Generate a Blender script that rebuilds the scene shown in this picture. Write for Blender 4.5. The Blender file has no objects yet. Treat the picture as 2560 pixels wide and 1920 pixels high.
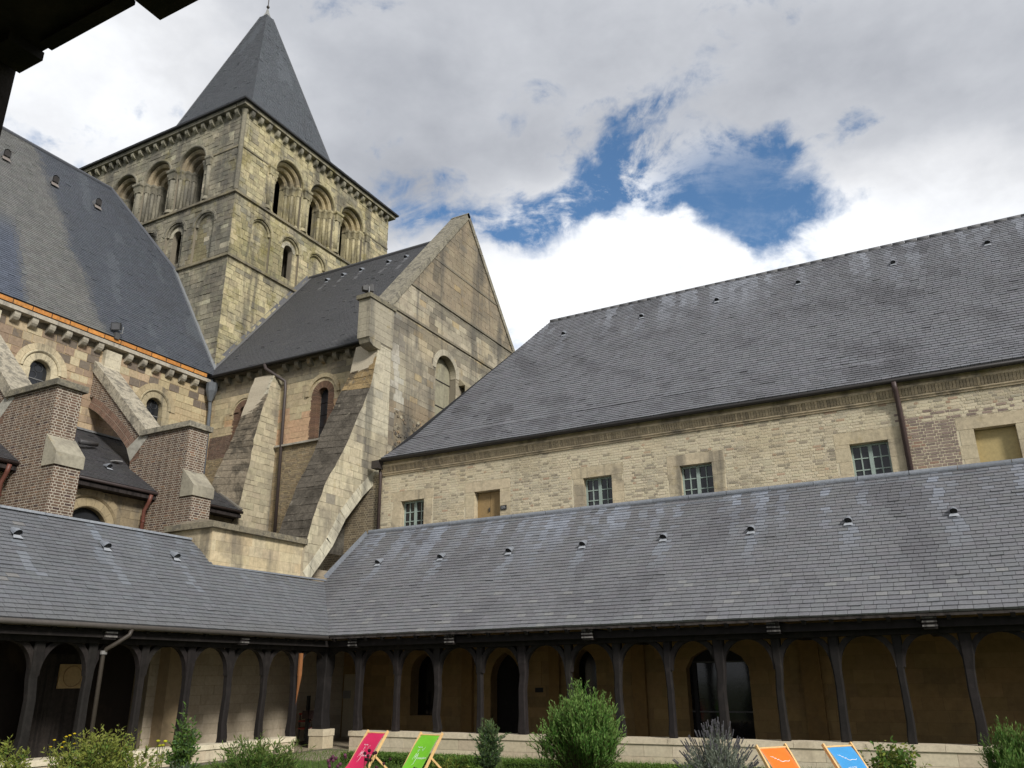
import bpy, math, random
import numpy as np
from math import sin, cos, pi, sqrt, atan2, radians
from mathutils import Vector, Matrix, noise

SC = bpy.context.scene
COL = SC.collection
random.seed(7)
rnd = random.random

def uni(a, b): return a + (b - a) * random.random()

# ------------------------------------------------------------------ camera
EYE = Vector((0.0, 0.0, 2.2))
YAW, PITCH, ROLL = 0.48997, 0.344446, -0.009846
FW = Vector((-sin(YAW) * cos(PITCH), cos(YAW) * cos(PITCH), sin(PITCH)))
_r0 = Vector((cos(YAW), sin(YAW), 0)); _u0 = _r0.cross(FW)
CR = _r0 * cos(ROLL) + _u0 * sin(ROLL)
CU = -_r0 * sin(ROLL) + _u0 * cos(ROLL)
cam_d = bpy.data.cameras.new('camera')
cam_d.sensor_width = 36.0
cam_d.lens = 2055.9 / 2560 * 36
cam_d.clip_start = 0.05
cam_d.clip_end = 3000
cam = bpy.data.objects.new('camera', cam_d)
cam.matrix_world = Matrix(((CR.x, CU.x, -FW.x, EYE.x), (CR.y, CU.y, -FW.y, EYE.y), (CR.z, CU.z, -FW.z, EYE.z), (0, 0, 0, 1)))
COL.objects.link(cam)
SC.camera = cam

# ------------------------------------------------------------------ light
SUN_DIR = Vector((0.80, -0.47, 0.58)).normalized()      # towards the sun
SUN_EL = math.asin(SUN_DIR.z)
world = bpy.data.worlds.new('World'); SC.world = world; world.use_nodes = True
def build_world():
    nt = world.node_tree; N = nt.nodes; Lk = nt.links
    N.clear()
    out = N.new('ShaderNodeOutputWorld'); bg = N.new('ShaderNodeBackground')
    bg.inputs['Strength'].default_value = 0.1
    sky = N.new('ShaderNodeTexSky'); sky.sky_type = 'NISHITA'; sky.sun_disc = False
    sky.sun_elevation = SUN_EL; sky.sun_rotation = atan2(SUN_DIR.x, SUN_DIR.y)
    sky.air_density = 1.0; sky.dust_density = 0.6; sky.ozone_density = 1.6
    tc = N.new('ShaderNodeTexCoord')
    def noise_n(scale, detail, rough, loc, sc=(1, 1, 1), dist=0.0):
        mp = N.new('ShaderNodeMapping'); mp.inputs['Location'].default_value = loc; mp.inputs['Scale'].default_value = sc
        Lk.new(tc.outputs['Generated'], mp.inputs['Vector'])
        n = N.new('ShaderNodeTexNoise'); n.inputs['Scale'].default_value = scale
        n.inputs['Detail'].default_value = detail; n.inputs['Roughness'].default_value = rough; n.inputs['Distortion'].default_value = dist
        Lk.new(mp.outputs[0], n.inputs['Vector'])
        return n.outputs['Fac']
    def math_n(op, a, b=None, clamp=False):
        m = N.new('ShaderNodeMath'); m.operation = op; m.use_clamp = clamp
        for i, x in enumerate((a, b)):
            if x is None: continue
            if isinstance(x, (int, float)): m.inputs[i].default_value = x
            else: Lk.new(x, m.inputs[i])
        return m.outputs[0]
    def smooth(x, a, b, lo=0.0, hi=1.0):
        m = N.new('ShaderNodeMapRange'); m.interpolation_type = 'SMOOTHSTEP'
        Lk.new(x, m.inputs['Value'])
        for k, v in zip(('From Min', 'From Max', 'To Min', 'To Max'), (a, b, lo, hi)): m.inputs[k].default_value = v
        return m.outputs[0]
    def dirpx(px, py):
        return ((px - 1280) / 2055.9 * CR - (py - 960) / 2055.9 * CU + FW).normalized()
    def lobe(px, py, rad, ex=1.0, slope=0.0):
        # elliptical patch of sky around one direction: 1 at the middle, 0 at the rim
        c = dirpx(px, py); a = dirpx(px + 200, py + 200 * slope); h = (a - c).normalized(); v = c.cross(h).normalized()
        res = None
        for axis, k in ((h, 1.0 / (rad * ex)), (v, 1.0 / rad)):
            vm = N.new('ShaderNodeVectorMath'); vm.operation = 'SUBTRACT'
            Lk.new(tc.outputs['Generated'], vm.inputs[0]); vm.inputs[1].default_value = c
            d = N.new('ShaderNodeVectorMath'); d.operation = 'DOT_PRODUCT'
            Lk.new(vm.outputs[0], d.inputs[0]); d.inputs[1].default_value = axis
            s = math_n('POWER', math_n('MULTIPLY', d.outputs['Value'], k), 2.0)
            res = s if res is None else math_n('ADD', res, s)
        dd = N.new('ShaderNodeVectorMath'); dd.operation = 'DOT_PRODUCT'
        Lk.new(tc.outputs['Generated'], dd.inputs[0]); dd.inputs[1].default_value = c
        front = smooth(dd.outputs['Value'], 0.3, 0.6)
        return math_n('MULTIPLY', smooth(res, 0.0, 1.0, 1.0, 0.0), front)
    n1 = noise_n(4.2, 9, 0.60, (0.3, 1.7, 0.2), (1, 1, 1.5), 0.25)
    n2 = noise_n(11.0, 6, 0.58, (5.3, 0.7, 2.2), (1, 1, 1.3), 0.4)
    n3 = noise_n(1.9, 7, 0.55, (2.3, 3.1, 0.4), (1, 1, 1.6))
    n4 = noise_n(2.6, 6, 0.55, (7.1, 0.4, 3.3), (1, 1, 2.2))
    n5 = noise_n(30.0, 6, 0.62, (1.3, 4.7, 0.2), (1, 1, 1.2), 0.3)
    # where the cloud deck is open
    op = lobe(1810, 480, 0.092, 1.7, -0.10)
    op = math_n('ADD', op, math_n('MULTIPLY', lobe(1370, 590, 0.065, 2.2, 0.15), 0.75))
    op = math_n('ADD', op, math_n('MULTIPLY', lobe(1570, 360, 0.075, 2.3, -0.75), 0.58))
    op = math_n('ADD', op, math_n('MULTIPLY', lobe(1040, 505, 0.055, 1.7, 0.0), 0.60))
    op = math_n('ADD', op, math_n('MULTIPLY', lobe(815, 25, 0.040, 1.2, 0.0), 0.50))
    op = math_n('ADD', op, math_n('MULTIPLY', lobe(2150, 330, 0.035, 1.5, 0.1), 0.40))
    # heaped cumulus standing in front of its lower edge
    heap = lobe(1560, 660, 0.075, 1.7, -0.1)
    heap = math_n('ADD', heap, math_n('MULTIPLY', lobe(1740, 620, 0.060, 1.2, 0.0), 0.9))
    heap = math_n('ADD', heap, math_n('MULTIPLY', lobe(1240, 700, 0.06, 1.4, 0.3), 0.9))
    op = math_n('SUBTRACT', op, math_n('MULTIPLY', heap, 0.85))
    gap = math_n('ADD', math_n('MULTIPLY', op, 0.85), math_n('MULTIPLY', math_n('SUBTRACT', n1, 0.5), 1.3))
    gap = math_n('ADD', gap, math_n('MULTIPLY', math_n('SUBTRACT', n2, 0.5), 1.7))
    gap = math_n('ADD', gap, math_n('MULTIPLY', math_n('SUBTRACT', n5, 0.5), 0.75))
    blue = smooth(gap, 0.18, 0.66)
    n6 = noise_n(7.5, 8, 0.66, (3.9, 6.1, 1.2), (1, 1, 1.5), 0.8)
    veil = smooth(math_n('ADD', n6, math_n('MULTIPLY', math_n('SUBTRACT', n5, 0.5), 0.5)), 0.44, 0.66)
    blue = math_n('MULTIPLY', blue, math_n('SUBTRACT', 1.0, math_n('MULTIPLY', math_n('MULTIPLY', veil, 0.9), math_n('SUBTRACT', 1.0, math_n('MULTIPLY', lobe(1850, 500, 0.085, 1.5, -0.05), 0.9)))))
    # brighter cumulus low on the right of the opening, greyer deck higher up
    white = math_n('ADD', lobe(1500, 740, 0.20, 1.9, -0.15), math_n('MULTIPLY', lobe(130, 330, 0.30, 1.3, 0.2), 0.50))
    white = math_n('ADD', white, math_n('MULTIPLY', lobe(2330, 640, 0.16, 1.5, 0.1), 0.55))
    white = math_n('SUBTRACT', white, math_n('ADD', math_n('MULTIPLY', lobe(1080, 200, 0.24, 1.4, -0.1), 0.42), math_n('MULTIPLY', lobe(2200, 330, 0.20, 1.5, -0.2), 0.12)))
    lum = math_n('ADD', math_n('MULTIPLY', white, 0.50), math_n('MULTIPLY', n3, 0.85))
    lum = math_n('ADD', lum, math_n('MULTIPLY', math_n('SUBTRACT', n4, 0.5), 1.0))
    lum = math_n('ADD', lum, math_n('MULTIPLY', math_n('SUBTRACT', n2, 0.5), 0.26))
    lum = math_n('ADD', lum, math_n('MULTIPLY', math_n('SUBTRACT', n1, 0.5), 0.45))
    lum = math_n('ADD', lum, math_n('MULTIPLY', math_n('SUBTRACT', n5, 0.5), 0.07))
    lum = math_n('ADD', lum, 0.07)
    cr = N.new('ShaderNodeValToRGB'); e = cr.color_ramp.elements
    e[0].position = 0.02; e[0].color = (0.25, 0.265, 0.30, 1)
    e[1].position = 0.98; e[1].color = (0.80, 0.815, 0.835, 1)
    x = e.new(0.48); x.color = (0.44, 0.455, 0.485, 1)
    x = e.new(0.70); x.color = (0.59, 0.60, 0.62, 1)
    Lk.new(lum, cr.inputs['Fac'])
    cs = N.new('ShaderNodeMix'); cs.data_type = 'RGBA'; cs.blend_type = 'MULTIPLY'; cs.inputs[0].default_value = 1
    Lk.new(cr.outputs[0], cs.inputs[6]); cs.inputs[7].default_value = (9.7, 9.7, 9.75, 1)
    sb = N.new('ShaderNodeMix'); sb.data_type = 'RGBA'; sb.blend_type = 'MULTIPLY'; sb.inputs[0].default_value = 1
    Lk.new(sky.outputs[0], sb.inputs[6]); sb.inputs[7].default_value = (0.72, 0.93, 1.05, 1)
    mx = N.new('ShaderNodeMix'); mx.data_type = 'RGBA'
    Lk.new(blue, mx.inputs[0]); Lk.new(cs.outputs[2], mx.inputs[6]); Lk.new(sb.outputs[2], mx.inputs[7])
    Lk.new(mx.outputs[2], bg.inputs['Color']); Lk.new(bg.outputs[0], out.inputs['Surface'])
build_world()
sun_d = bpy.data.lights.new('sun', 'SUN'); sun_d.energy = 2.5; sun_d.angle = radians(11.0); sun_d.color = (1.0, 0.965, 0.91)
sun = bpy.data.objects.new('sun', sun_d); COL.objects.link(sun)
sun.rotation_euler = SUN_DIR.to_track_quat('Z', 'Y').to_euler(); sun.location = (20, -10, 40)
SC.view_settings.view_transform = 'Standard'; SC.view_settings.look = 'None'
SC.view_settings.exposure = 0.50; SC.view_settings.gamma = 1.0; SC.view_settings.use_curve_mapping = False
SC.cycles.adaptive_threshold = 0.02; SC.cycles.max_bounces = 5; SC.cycles.diffuse_bounces = 3; SC.cycles.glossy_bounces = 2; SC.cycles.transmission_bounces = 2; SC.cycles.transparent_max_bounces = 4

# ------------------------------------------------------------------ helpers
def lin(r, g, b):
    f = lambda c: (c / 255 / 12.92) if c / 255 <= 0.04045 else ((c / 255 + 0.055) / 1.055) ** 2.4
    return (f(r), f(g), f(b))
def jit(c, a, hue=0.0):
    k = 1 + uni(-a, a)
    return tuple(max(0.002, x * k * (1 + uni(-hue, hue))) for x in c)
def mixc(a, b, t):
    t = max(0, min(1, t)); return tuple(x + (y - x) * t for x, y in zip(a, b))
def vn(x, y, z=0.0): return noise.noise(Vector((x, y, z)))     # -1..1
def sstep(x, a, b):
    t = max(0, min(1, (x - a) / (b - a))); return t * t * (3 - 2 * t)

MATS = {}
def surf(name, rough=0.85, fine=(14, 0.22), patch=None, lichen=None, streak=None, bump=(30, 0.25, 0.01), metal=0.0, spec=0.3, trans=0.0):
    """procedural material on the mesh's own 'tint' colour: fine grain, soiling patches, lichen, run-off streaks, relief"""
    if name in MATS: return MATS[name]
    m = bpy.data.materials.new(name); m.use_nodes = True; nt = m.node_tree; N = nt.nodes; Lk = nt.links
    b = N['Principled BSDF']; b.inputs['Roughness'].default_value = rough; b.inputs['Metallic'].default_value = metal
    b.inputs['Specular IOR Level'].default_value = spec
    at = N.new('ShaderNodeAttribute'); at.attribute_name = 'tint'
    geo = N.new('ShaderNodeNewGeometry')
    col = at.outputs['Color']
    def nz(scale, detail=5, sc=None, rough_=0.6, dist=0.0, off=(0, 0, 0)):
        v = geo.outputs['Position']
        mp = N.new('ShaderNodeMapping'); mp.inputs['Scale'].default_value = sc or (1, 1, 1); mp.inputs['Location'].default_value = off
        Lk.new(v, mp.inputs[0])
        t = N.new('ShaderNodeTexNoise'); t.inputs['Scale'].default_value = scale; t.inputs['Detail'].default_value = detail
        t.inputs['Roughness'].default_value = rough_; t.inputs['Distortion'].default_value = dist
        Lk.new(mp.outputs[0], t.inputs['Vector']); return t.outputs['Fac']
    def over(col, fac, a, b_, c, amt):
        mr = N.new('ShaderNodeMapRange'); mr.interpolation_type = 'SMOOTHSTEP'; Lk.new(fac, mr.inputs['Value'])
        mr.inputs['From Min'].default_value = a; mr.inputs['From Max'].default_value = b_; mr.inputs['To Max'].default_value = amt
        mx = N.new('ShaderNodeMix'); mx.data_type = 'RGBA'; Lk.new(mr.outputs[0], mx.inputs[0]); Lk.new(col, mx.inputs[6])
        mx.inputs[7].default_value = (*c, 1); return mx.outputs[2]
    if patch: col = over(col, nz(patch[0], 5, dist=0.4), patch[1], patch[2], patch[3], patch[4])
    if streak: col = over(col, nz(streak[0], 5, sc=(1, 1, streak[5]), off=(3, 1, 4)), streak[1], streak[2], streak[3], streak[4])
    if lichen: col = over(col, nz(lichen[0], 5, off=(9, 2, 5), rough_=0.7), lichen[1], lichen[2], lichen[3], lichen[4])
    f = nz(fine[0], 4, rough_=0.7)
    mr = N.new('ShaderNodeMapRange'); Lk.new(f, mr.inputs['Value'])
    mr.inputs['From Min'].default_value = 0.25; mr.inputs['From Max'].default_value = 0.75
    mr.inputs['To Min'].default_value = 1 - fine[1]; mr.inputs['To Max'].default_value = 1 + fine[1]
    mu = N.new('ShaderNodeVectorMath'); mu.operation = 'SCALE'; Lk.new(col, mu.inputs[0]); Lk.new(mr.outputs[0], mu.inputs['Scale'])
    Lk.new(mu.outputs[0], b.inputs['Base Color'])
    if bump:
        bp = N.new('ShaderNodeBump'); bp.inputs['Strength'].default_value = bump[1]; bp.inputs['Distance'].default_value = bump[2]
        Lk.new(nz(bump[0], 3, rough_=0.65), bp.inputs['Height']); Lk.new(bp.outputs[0], b.inputs['Normal'])
    if trans:
        b.inputs['Transmission Weight'].default_value = 0
        b.inputs['Subsurface Weight'].default_value = 0
        tr = N.new('ShaderNodeBsdfTranslucent'); Lk.new(mu.outputs[0], tr.inputs['Color'])
        ms = N.new('ShaderNodeMixShader'); ms.inputs[0].default_value = trans
        o = N['Material Output']; Lk.new(b.outputs[0], ms.inputs[1]); Lk.new(tr.outputs[0], ms.inputs[2]); Lk.new(ms.outputs[0], o.inputs['Surface'])
    MATS[name] = m; return m

GREY_SOOT = (0.075, 0.072, 0.066)
M_TOWER = surf('tower_stone', 0.9, (9, 0.28), (0.8, 0.48, 0.66, GREY_SOOT, 0.55), (0.9, 0.52, 0.68, (0.20, 0.17, 0.055), 0.62), (1.3, 0.48, 0.66, GREY_SOOT, 0.68, 0.09), (18, 0.6, 0.035))
M_TOWERG = surf('soiled_tower_stone', 0.92, (9, 0.30), (0.6, 0.44, 0.64, GREY_SOOT, 0.52), (0.9, 0.56, 0.72, (0.20, 0.17, 0.05), 0.45), (1.1, 0.48, 0.68, GREY_SOOT, 0.6, 0.10), (18, 0.55, 0.03))
M_STONE = surf('pale_stone', 0.9, (8, 0.22), (0.9, 0.48, 0.70, (0.17, 0.15, 0.12), 0.60), (1.3, 0.58, 0.72, (0.28, 0.21, 0.08), 0.40), (1.5, 0.50, 0.68, GREY_SOOT, 0.62, 0.09), (16, 0.4, 0.02))
M_GABLE = surf('gable_stone', 0.9, (7, 0.20), (0.7, 0.46, 0.66, (0.14, 0.125, 0.10), 0.62), (0.8, 0.56, 0.72, (0.27, 0.19, 0.08), 0.45), (1.1, 0.48, 0.64, GREY_SOOT, 0.66, 0.06), (14, 0.35, 0.02))
M_NAVE = surf('nave_stone', 0.9, (8, 0.25), (1.1, 0.58, 0.72, (0.36, 0.24, 0.10), 0.5), None, (1.4, 0.56, 0.7, GREY_SOOT, 0.5, 0.2), (16, 0.45, 0.025))
M_BRICK = surf('brick', 0.9, (22, 0.25), None, None, None, (40, 0.3, 0.008))
M_OLDBRICK = surf('buff_brick', 0.92, (20, 0.22), (0.5, 0.50, 0.72, (0.43, 0.36, 0.23), 0.45), None, (1.2, 0.60, 0.74, GREY_SOOT, 0.45, 0.12), (30, 0.35, 0.012))
M_MORTAR = surf('lime_mortar', 0.95, (20, 0.18), (0.8, 0.55, 0.8, (0.22, 0.19, 0.14), 0.5), None, None, (40, 0.4, 0.01))
M_COPING = surf('lichened_coping', 0.95, (11, 0.45), (3.4, 0.47, 0.62, (0.09, 0.085, 0.075), 0.6), (3.2, 0.60, 0.70, (0.34, 0.31, 0.24), 0.7), None, (22, 0.7, 0.03))
M_MOSSY = surf('mossy_weathering', 0.96, (10, 0.45), (1.6, 0.44, 0.62, (0.05, 0.043, 0.033), 0.8), (2.6, 0.60, 0.72, (0.30, 0.27, 0.21), 0.6), None, (18, 0.8, 0.04))
M_SLATE = surf('slate', 0.62, (20, 0.20), (0.5, 0.52, 0.74, (0.085, 0.083, 0.088), 0.40), (3.0, 0.68, 0.78, (0.26, 0.25, 0.22), 0.35), None, (45, 0.25, 0.006), spec=0.35)
M_SLATED = surf('dark_slate', 0.62, (20, 0.20), (0.4, 0.52, 0.74, (0.06, 0.061, 0.067), 0.35), None, None, (45, 0.2, 0.005), spec=0.35)
M_DECK = surf('roof_boards', 0.95)
M_WOOD = surf('old_oak', 0.85, (9, 0.4), (3.0, 0.5, 0.75, (0.036, 0.030, 0.027), 0.5), None, (9.0, 0.46, 0.62, (0.010, 0.008, 0.007), 0.75, 0.05), (30, 0.4, 0.01))
M_LEAD = surf('zinc_lead', 0.68, (10, 0.22), (2.0, 0.5, 0.8, (0.16, 0.17, 0.19), 0.4), None, None, (20, 0.1, 0.005), metal=0.0, spec=0.4)
M_PIPE = surf('painted_pipe', 0.5, (10, 0.2), None, None, None, None, spec=0.4)
M_PAINT = surf('paint', 0.6, (12, 0.15), None, None, None, (30, 0.1, 0.004))
M_GLASS = surf('dark_glass', 0.08, (3, 0.3), None, None, None, (4, 0.04, 0.01), spec=0.5)
M_PLASTER = surf('limewashed_wall', 0.95, (6, 0.15), (0.8, 0.5, 0.75, (0.10, 0.075, 0.045), 0.4), None, None, (25, 0.25, 0.01))
M_LOWWALL = surf('low_wall_stone', 0.92, (12, 0.16), (1.2, 0.52, 0.75, (0.40, 0.32, 0.22), 0.45), None, (2.2, 0.56, 0.72, (0.26, 0.21, 0.15), 0.4, 0.3), (25, 0.3, 0.012))
M_CLOTH = surf('sling_canvas', 0.8, (60, 0.08), None, None, None, (180, 0.15, 0.002), trans=0.25)
M_BEECH = surf('beech_wood', 0.55, (12, 0.15), None, None, None, None)
M_ORANGE = surf('weathered_orange_board', 0.75, (7, 0.3), (1.6, 0.52, 0.74, (0.30, 0.20, 0.11), 0.5), None, (5.0, 0.55, 0.7, (0.14, 0.10, 0.07), 0.5, 0.5), (25, 0.2, 0.005))
M_LEAF = surf('leaf', 0.6, (8, 0.25), None, None, None, None, trans=0.30, spec=0.25)
M_GRASS = surf('grass_blade', 0.7, (6, 0.3), None, None, None, None, trans=0.25)
M_SOIL = surf('lawn_ground', 0.95, (5, 0.3), (0.8, 0.5, 0.7, (0.05, 0.075, 0.02), 0.6))
M_PAVE = surf('paving', 0.9, (6, 0.2), (1.0, 0.5, 0.75, (0.16, 0.14, 0.12), 0.5))

class Mesh:
    def __init__(s): s.v = []; s.f = []; s.c = []
    def add(s, verts, faces, col):
        b = len(s.v); s.v.extend(verts); s.f.extend([tuple(i + b for i in f) for f in faces]); s.c.extend([col] * len(verts)); return s
    def box(s, p0, p1, col):
        (x0, y0, z0), (x1, y1, z1) = p0, p1
        x0, x1 = min(x0, x1), max(x0, x1); y0, y1 = min(y0, y1), max(y0, y1); z0, z1 = min(z0, z1), max(z0, z1)
        s.add([(x0, y0, z0), (x1, y0, z0), (x1, y1, z0), (x0, y1, z0), (x0, y0, z1), (x1, y0, z1), (x1, y1, z1), (x0, y1, z1)],
              [(0, 3, 2, 1), (4, 5, 6, 7), (0, 1, 5, 4), (1, 2, 6, 5), (2, 3, 7, 6), (3, 0, 4, 7)], col); return s
    def bar(s, a, b, w, h, col, up=(0, 0, 1)):
        a = Vector(a); b = Vector(b); d = (b - a).normalized(); up = Vector(up)
        if abs(d.dot(up)) > 0.98: up = Vector((0, 1, 0))
        x = d.cross(up).normalized() * (w / 2); y = x.cross(d).normalized() * (h / 2)
        vs = [p + sx * x + sy * y for p in (a, b) for sx, sy in ((-1, -1), (1, -1), (1, 1), (-1, 1))]
        s.add([tuple(v) for v in vs], [(3, 2, 1, 0), (4, 5, 6, 7), (0, 1, 5, 4), (1, 2, 6, 5), (2, 3, 7, 6), (3, 0, 4, 7)], col); return s
    def tube(s, pts, r, col, n=8, cap=True):
        pts = [Vector(p) for p in pts]; rr = r if isinstance(r, (list, tuple)) else [r] * len(pts)
        vs = []; fs = []
        prev = None
        for i, p in enumerate(pts):
            d = (pts[min(i + 1, len(pts) - 1)] - pts[max(i - 1, 0)]).normalized()
            if prev is None: x = d.orthogonal().normalized()
            else: x = (prev - d * prev.dot(d)).normalized()
            prev = x; y = d.cross(x)
            for k in range(n):
                a = 2 * pi * k / n; vs.append(tuple(p + (x * cos(a) + y * sin(a)) * rr[i]))
        for i in range(len(pts) - 1):
            for k in range(n):
                a = i * n + k; b = i * n + (k + 1) % n; fs.append((a, b, b + n, a + n))
        if cap:
            fs.append(tuple(reversed(range(n)))); fs.append(tuple(range((len(pts) - 1) * n, len(pts) * n)))
        s.add(vs, fs, col); return s
    def ball(s, c, r, col, n=8, m=5):
        if not isinstance(r, (tuple, list)): r = (r, r, r)
        vs = [(c[0], c[1], c[2] - r[2])]; fs = []
        for i in range(1, m):
            t = pi * i / m
            for k in range(n):
                a = 2 * pi * k / n; vs.append((c[0] + r[0] * sin(t) * cos(a), c[1] + r[1] * sin(t) * sin(a), c[2] - r[2] * cos(t)))
        vs.append((c[0], c[1], c[2] + r[2]))
        for k in range(n): fs.append((0, 1 + (k + 1) % n, 1 + k))
        for i in range(m - 2):
            for k in range(n):
                a = 1 + i * n + k; b = 1 + i * n + (k + 1) % n; fs.append((a, b, b + n, a + n))
        t = len(vs) - 1; b0 = 1 + (m - 2) * n
        for k in range(n): fs.append((b0 + k, b0 + (k + 1) % n, t))
        s.add(vs, fs, col); return s
    def lathe(s, c, prof, col, n=12, square=False):
        vs = []; fs = []
        if square: n = 4
        for (r, z) in prof:
            for k in range(n):
                a = 2 * pi * (k + (0.5 if square else 0)) / n; q = r * (sqrt(2) if square else 1)
                vs.append((c[0] + q * cos(a), c[1] + q * sin(a), c[2] + z))
        for i in range(len(prof) - 1):
            for k in range(n):
                a = i * n + k; b = i * n + (k + 1) % n; fs.append((a, b, b + n, a + n))
        fs.append(tuple(reversed(range(n)))); fs.append(tuple(range((len(prof) - 1) * n, len(prof) * n)))
        s.add(vs, fs, col); return s

DESAT = {'tower_stone': 0.14, 'soiled_tower_stone': 0.12, 'pale_stone': 0.24, 'gable_stone': 0.22, 'nave_stone': 0.24, 'buff_brick': 0.24, 'lime_mortar': 0.24, 'low_wall_stone': 0.15}
def make(name, mb, mat, parent=None, smooth=False):
    me = bpy.data.meshes.new(name)
    me.from_pydata(mb.v, [], mb.f)
    a = me.attributes.new('tint', 'FLOAT_COLOR', 'POINT')
    arr = np.ones((len(mb.c), 4), dtype=np.float32); arr[:, :3] = np.array(mb.c, dtype=np.float32).reshape(-1, 3)
    k = DESAT.get(mat.name, 0) if mat else 0
    if k:
        g = arr[:, :3] @ np.array([0.30, 0.59, 0.11], dtype=np.float32); arr[:, :3] += (g[:, None] - arr[:, :3]) * k
        arr[:, :3] *= {'tower_stone': 0.92, 'gable_stone': 0.94, 'pale_stone': 0.98}.get(mat.name, 1.06)
    a.data.foreach_set('color', arr.ravel())
    if mat: me.materials.append(mat)
    if smooth: me.polygons.foreach_set('use_smooth', [True] * len(me.polygons))
    me.update()
    o = bpy.data.objects.new(name, me); COL.objects.link(o)
    if parent: attach(o, parent)
    return o
PW = {}
def attach(o, p):
    o.parent = p
    w = PW.get(p.name)
    if w is not None: o.matrix_parent_inverse = w
    PW[o.name] = PW.get(p.name) if o.type == 'MESH' else None
def thing(name, label, cat, loc, group=None):
    o = bpy.data.objects.new(name, None); COL.objects.link(o); o.location = loc; o.empty_display_size = 0.3
    o['label'] = label; o['category'] = cat
    if group: o['group'] = group
    PW[o.name] = Matrix.Translation(Vector(loc)).inverted()
    return o
def tag(o, label, cat, group=None):
    o['label'] = label; o['category'] = cat
    if group: o['group'] = group
    return o
def part(name, mb, mat, par, smooth=False, label=None):
    o = make(name, mb, mat, par, smooth)
    # children of a mesh part: its world matrix is the identity
    PW[o.name] = Matrix.Identity(4)
    if label: o['label'] = label
    return o
def stuff(o): o['kind'] = 'stuff'; return o
def copy_at(src, parent, offset, name=None):
    """a copy of a part that shares its mesh, moved in the world"""
    o = bpy.data.objects.new(name or src.name.split('.')[0], src.data); COL.objects.link(o)
    o.parent = parent; o.matrix_parent_inverse = PW.get(parent.name, Matrix.Identity(4)); o.location = offset
    PW[o.name] = Matrix.Identity(4)
    return o

class Frame:
    def __init__(s, O, U, V, N): s.O, s.U, s.V, s.N = (tuple(Vector(x)) for x in (O, U, V, N))
    def P(s, u, v, w=0.0):
        O, U, V, N = s.O, s.U, s.V, s.N
        return (O[0] + u * U[0] + v * V[0] + w * N[0], O[1] + u * U[1] + v * V[1] + w * N[1], O[2] + u * U[2] + v * V[2] + w * N[2])
def FX(x): return Frame((x, 0, 0), (0, 1, 0), (0, 0, 1), (1, 0, 0))      # wall facing +X: u = world Y, v = world Z
def FY(y): return Frame((0, y, 0), (1, 0, 0), (0, 0, 1), (0, -1, 0))     # wall facing -Y: u = world X, v = world Z

# convex polygons in (u, v), counter-clockwise
def parea(p): return 0.5 * sum(p[i - 1][0] * p[i][1] - p[i][0] * p[i - 1][1] for i in range(len(p)))
def ccw(p): return list(p) if parea(p) > 0 else list(reversed(p))
def half(p, a, b, inside=True):
    ax, ay = a; dx, dy = b[0] - ax, b[1] - ay
    out = []; n = len(p)
    if n == 0: return out
    sg = 1 if inside else -1
    d = [sg * (dx * (q[1] - ay) - dy * (q[0] - ax)) for q in p]
    for i in range(n):
        j = (i + 1) % n
        if d[i] >= -1e-9: out.append(p[i])
        if (d[i] > 1e-9 and d[j] < -1e-9) or (d[i] < -1e-9 and d[j] > 1e-9):
            t = d[i] / (d[i] - d[j]); out.append((p[i][0] + t * (p[j][0] - p[i][0]), p[i][1] + t * (p[j][1] - p[i][1])))
    return out
def inter(p, clip):
    for i in range(len(clip)):
        p = half(p, clip[i], clip[(i + 1) % len(clip)])
        if len(p) < 3: return []
    return p
def minus(p, hole):
    res = []; rest = p
    for i in range(len(hole)):
        a, b = hole[i], hole[(i + 1) % len(hole)]
        o = half(rest, a, b, False)
        if len(o) >= 3 and parea(o) > 1e-6: res.append(o)
        rest = half(rest, a, b, True)
        if len(rest) < 3: break
    return res
def bbox(p): xs = [q[0] for q in p]; ys = [q[1] for q in p]; return min(xs), min(ys), max(xs), max(ys)
def inside(p, q): return all((p[(i + 1) % len(p)][0] - p[i][0]) * (q[1] - p[i][1]) - (p[(i + 1) % len(p)][1] - p[i][1]) * (q[0] - p[i][0]) >= -1e-9 for i in range(len(p)))
def rect(u0, v0, u1, v1): return [(u0, v0), (u1, v0), (u1, v1), (u0, v1)]
def archp(c, r, v0, spring, n=10, pointed=0.0):
    p = [(c - r, v0), (c + r, v0)]
    if pointed:
        R = r * (1 + pointed)      # centres move across the middle
        a1 = math.acos((R - r) / R)
        right = [(c + r - R + R * cos(a1 * i / n), spring + R * sin(a1 * i / n)) for i in range(n + 1)]
        left = [(2 * c - x, y) for x, y in reversed(right[:-1])]
        return p + right + left
    return p + [(c + r * cos(pi * i / n), spring + r * sin(pi * i / n)) for i in range(n + 1)]
def bounds_region(vs, lo, hi):
    """trapezoids between two polylines u=lo(v), u=hi(v) given at the levels vs"""
    return [ccw([(lo[i], vs[i]), (hi[i], vs[i]), (hi[i + 1], vs[i + 1]), (lo[i + 1], vs[i + 1])]) for i in range(len(vs) - 1)]
def fragments(p, regions, holes, rb, hb):
    b = bbox(p); out = []
    for R, q in zip(regions, rb):
        if b[2] < q[0] or b[0] > q[2] or b[3] < q[1] or b[1] > q[3]: continue
        if all(inside(R, x) for x in p): out = [p]; break
        c = inter(p, R)
        if len(c) >= 3 and parea(c) > 1e-5: out.append(c)
    for h, q in zip(holes, hb):
        if b[2] < q[0] or b[0] > q[2] or b[3] < q[1] or b[1] > q[3]: continue
        nx = []
        for c in out: nx += minus(c, h)
        out = nx
    return out
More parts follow.
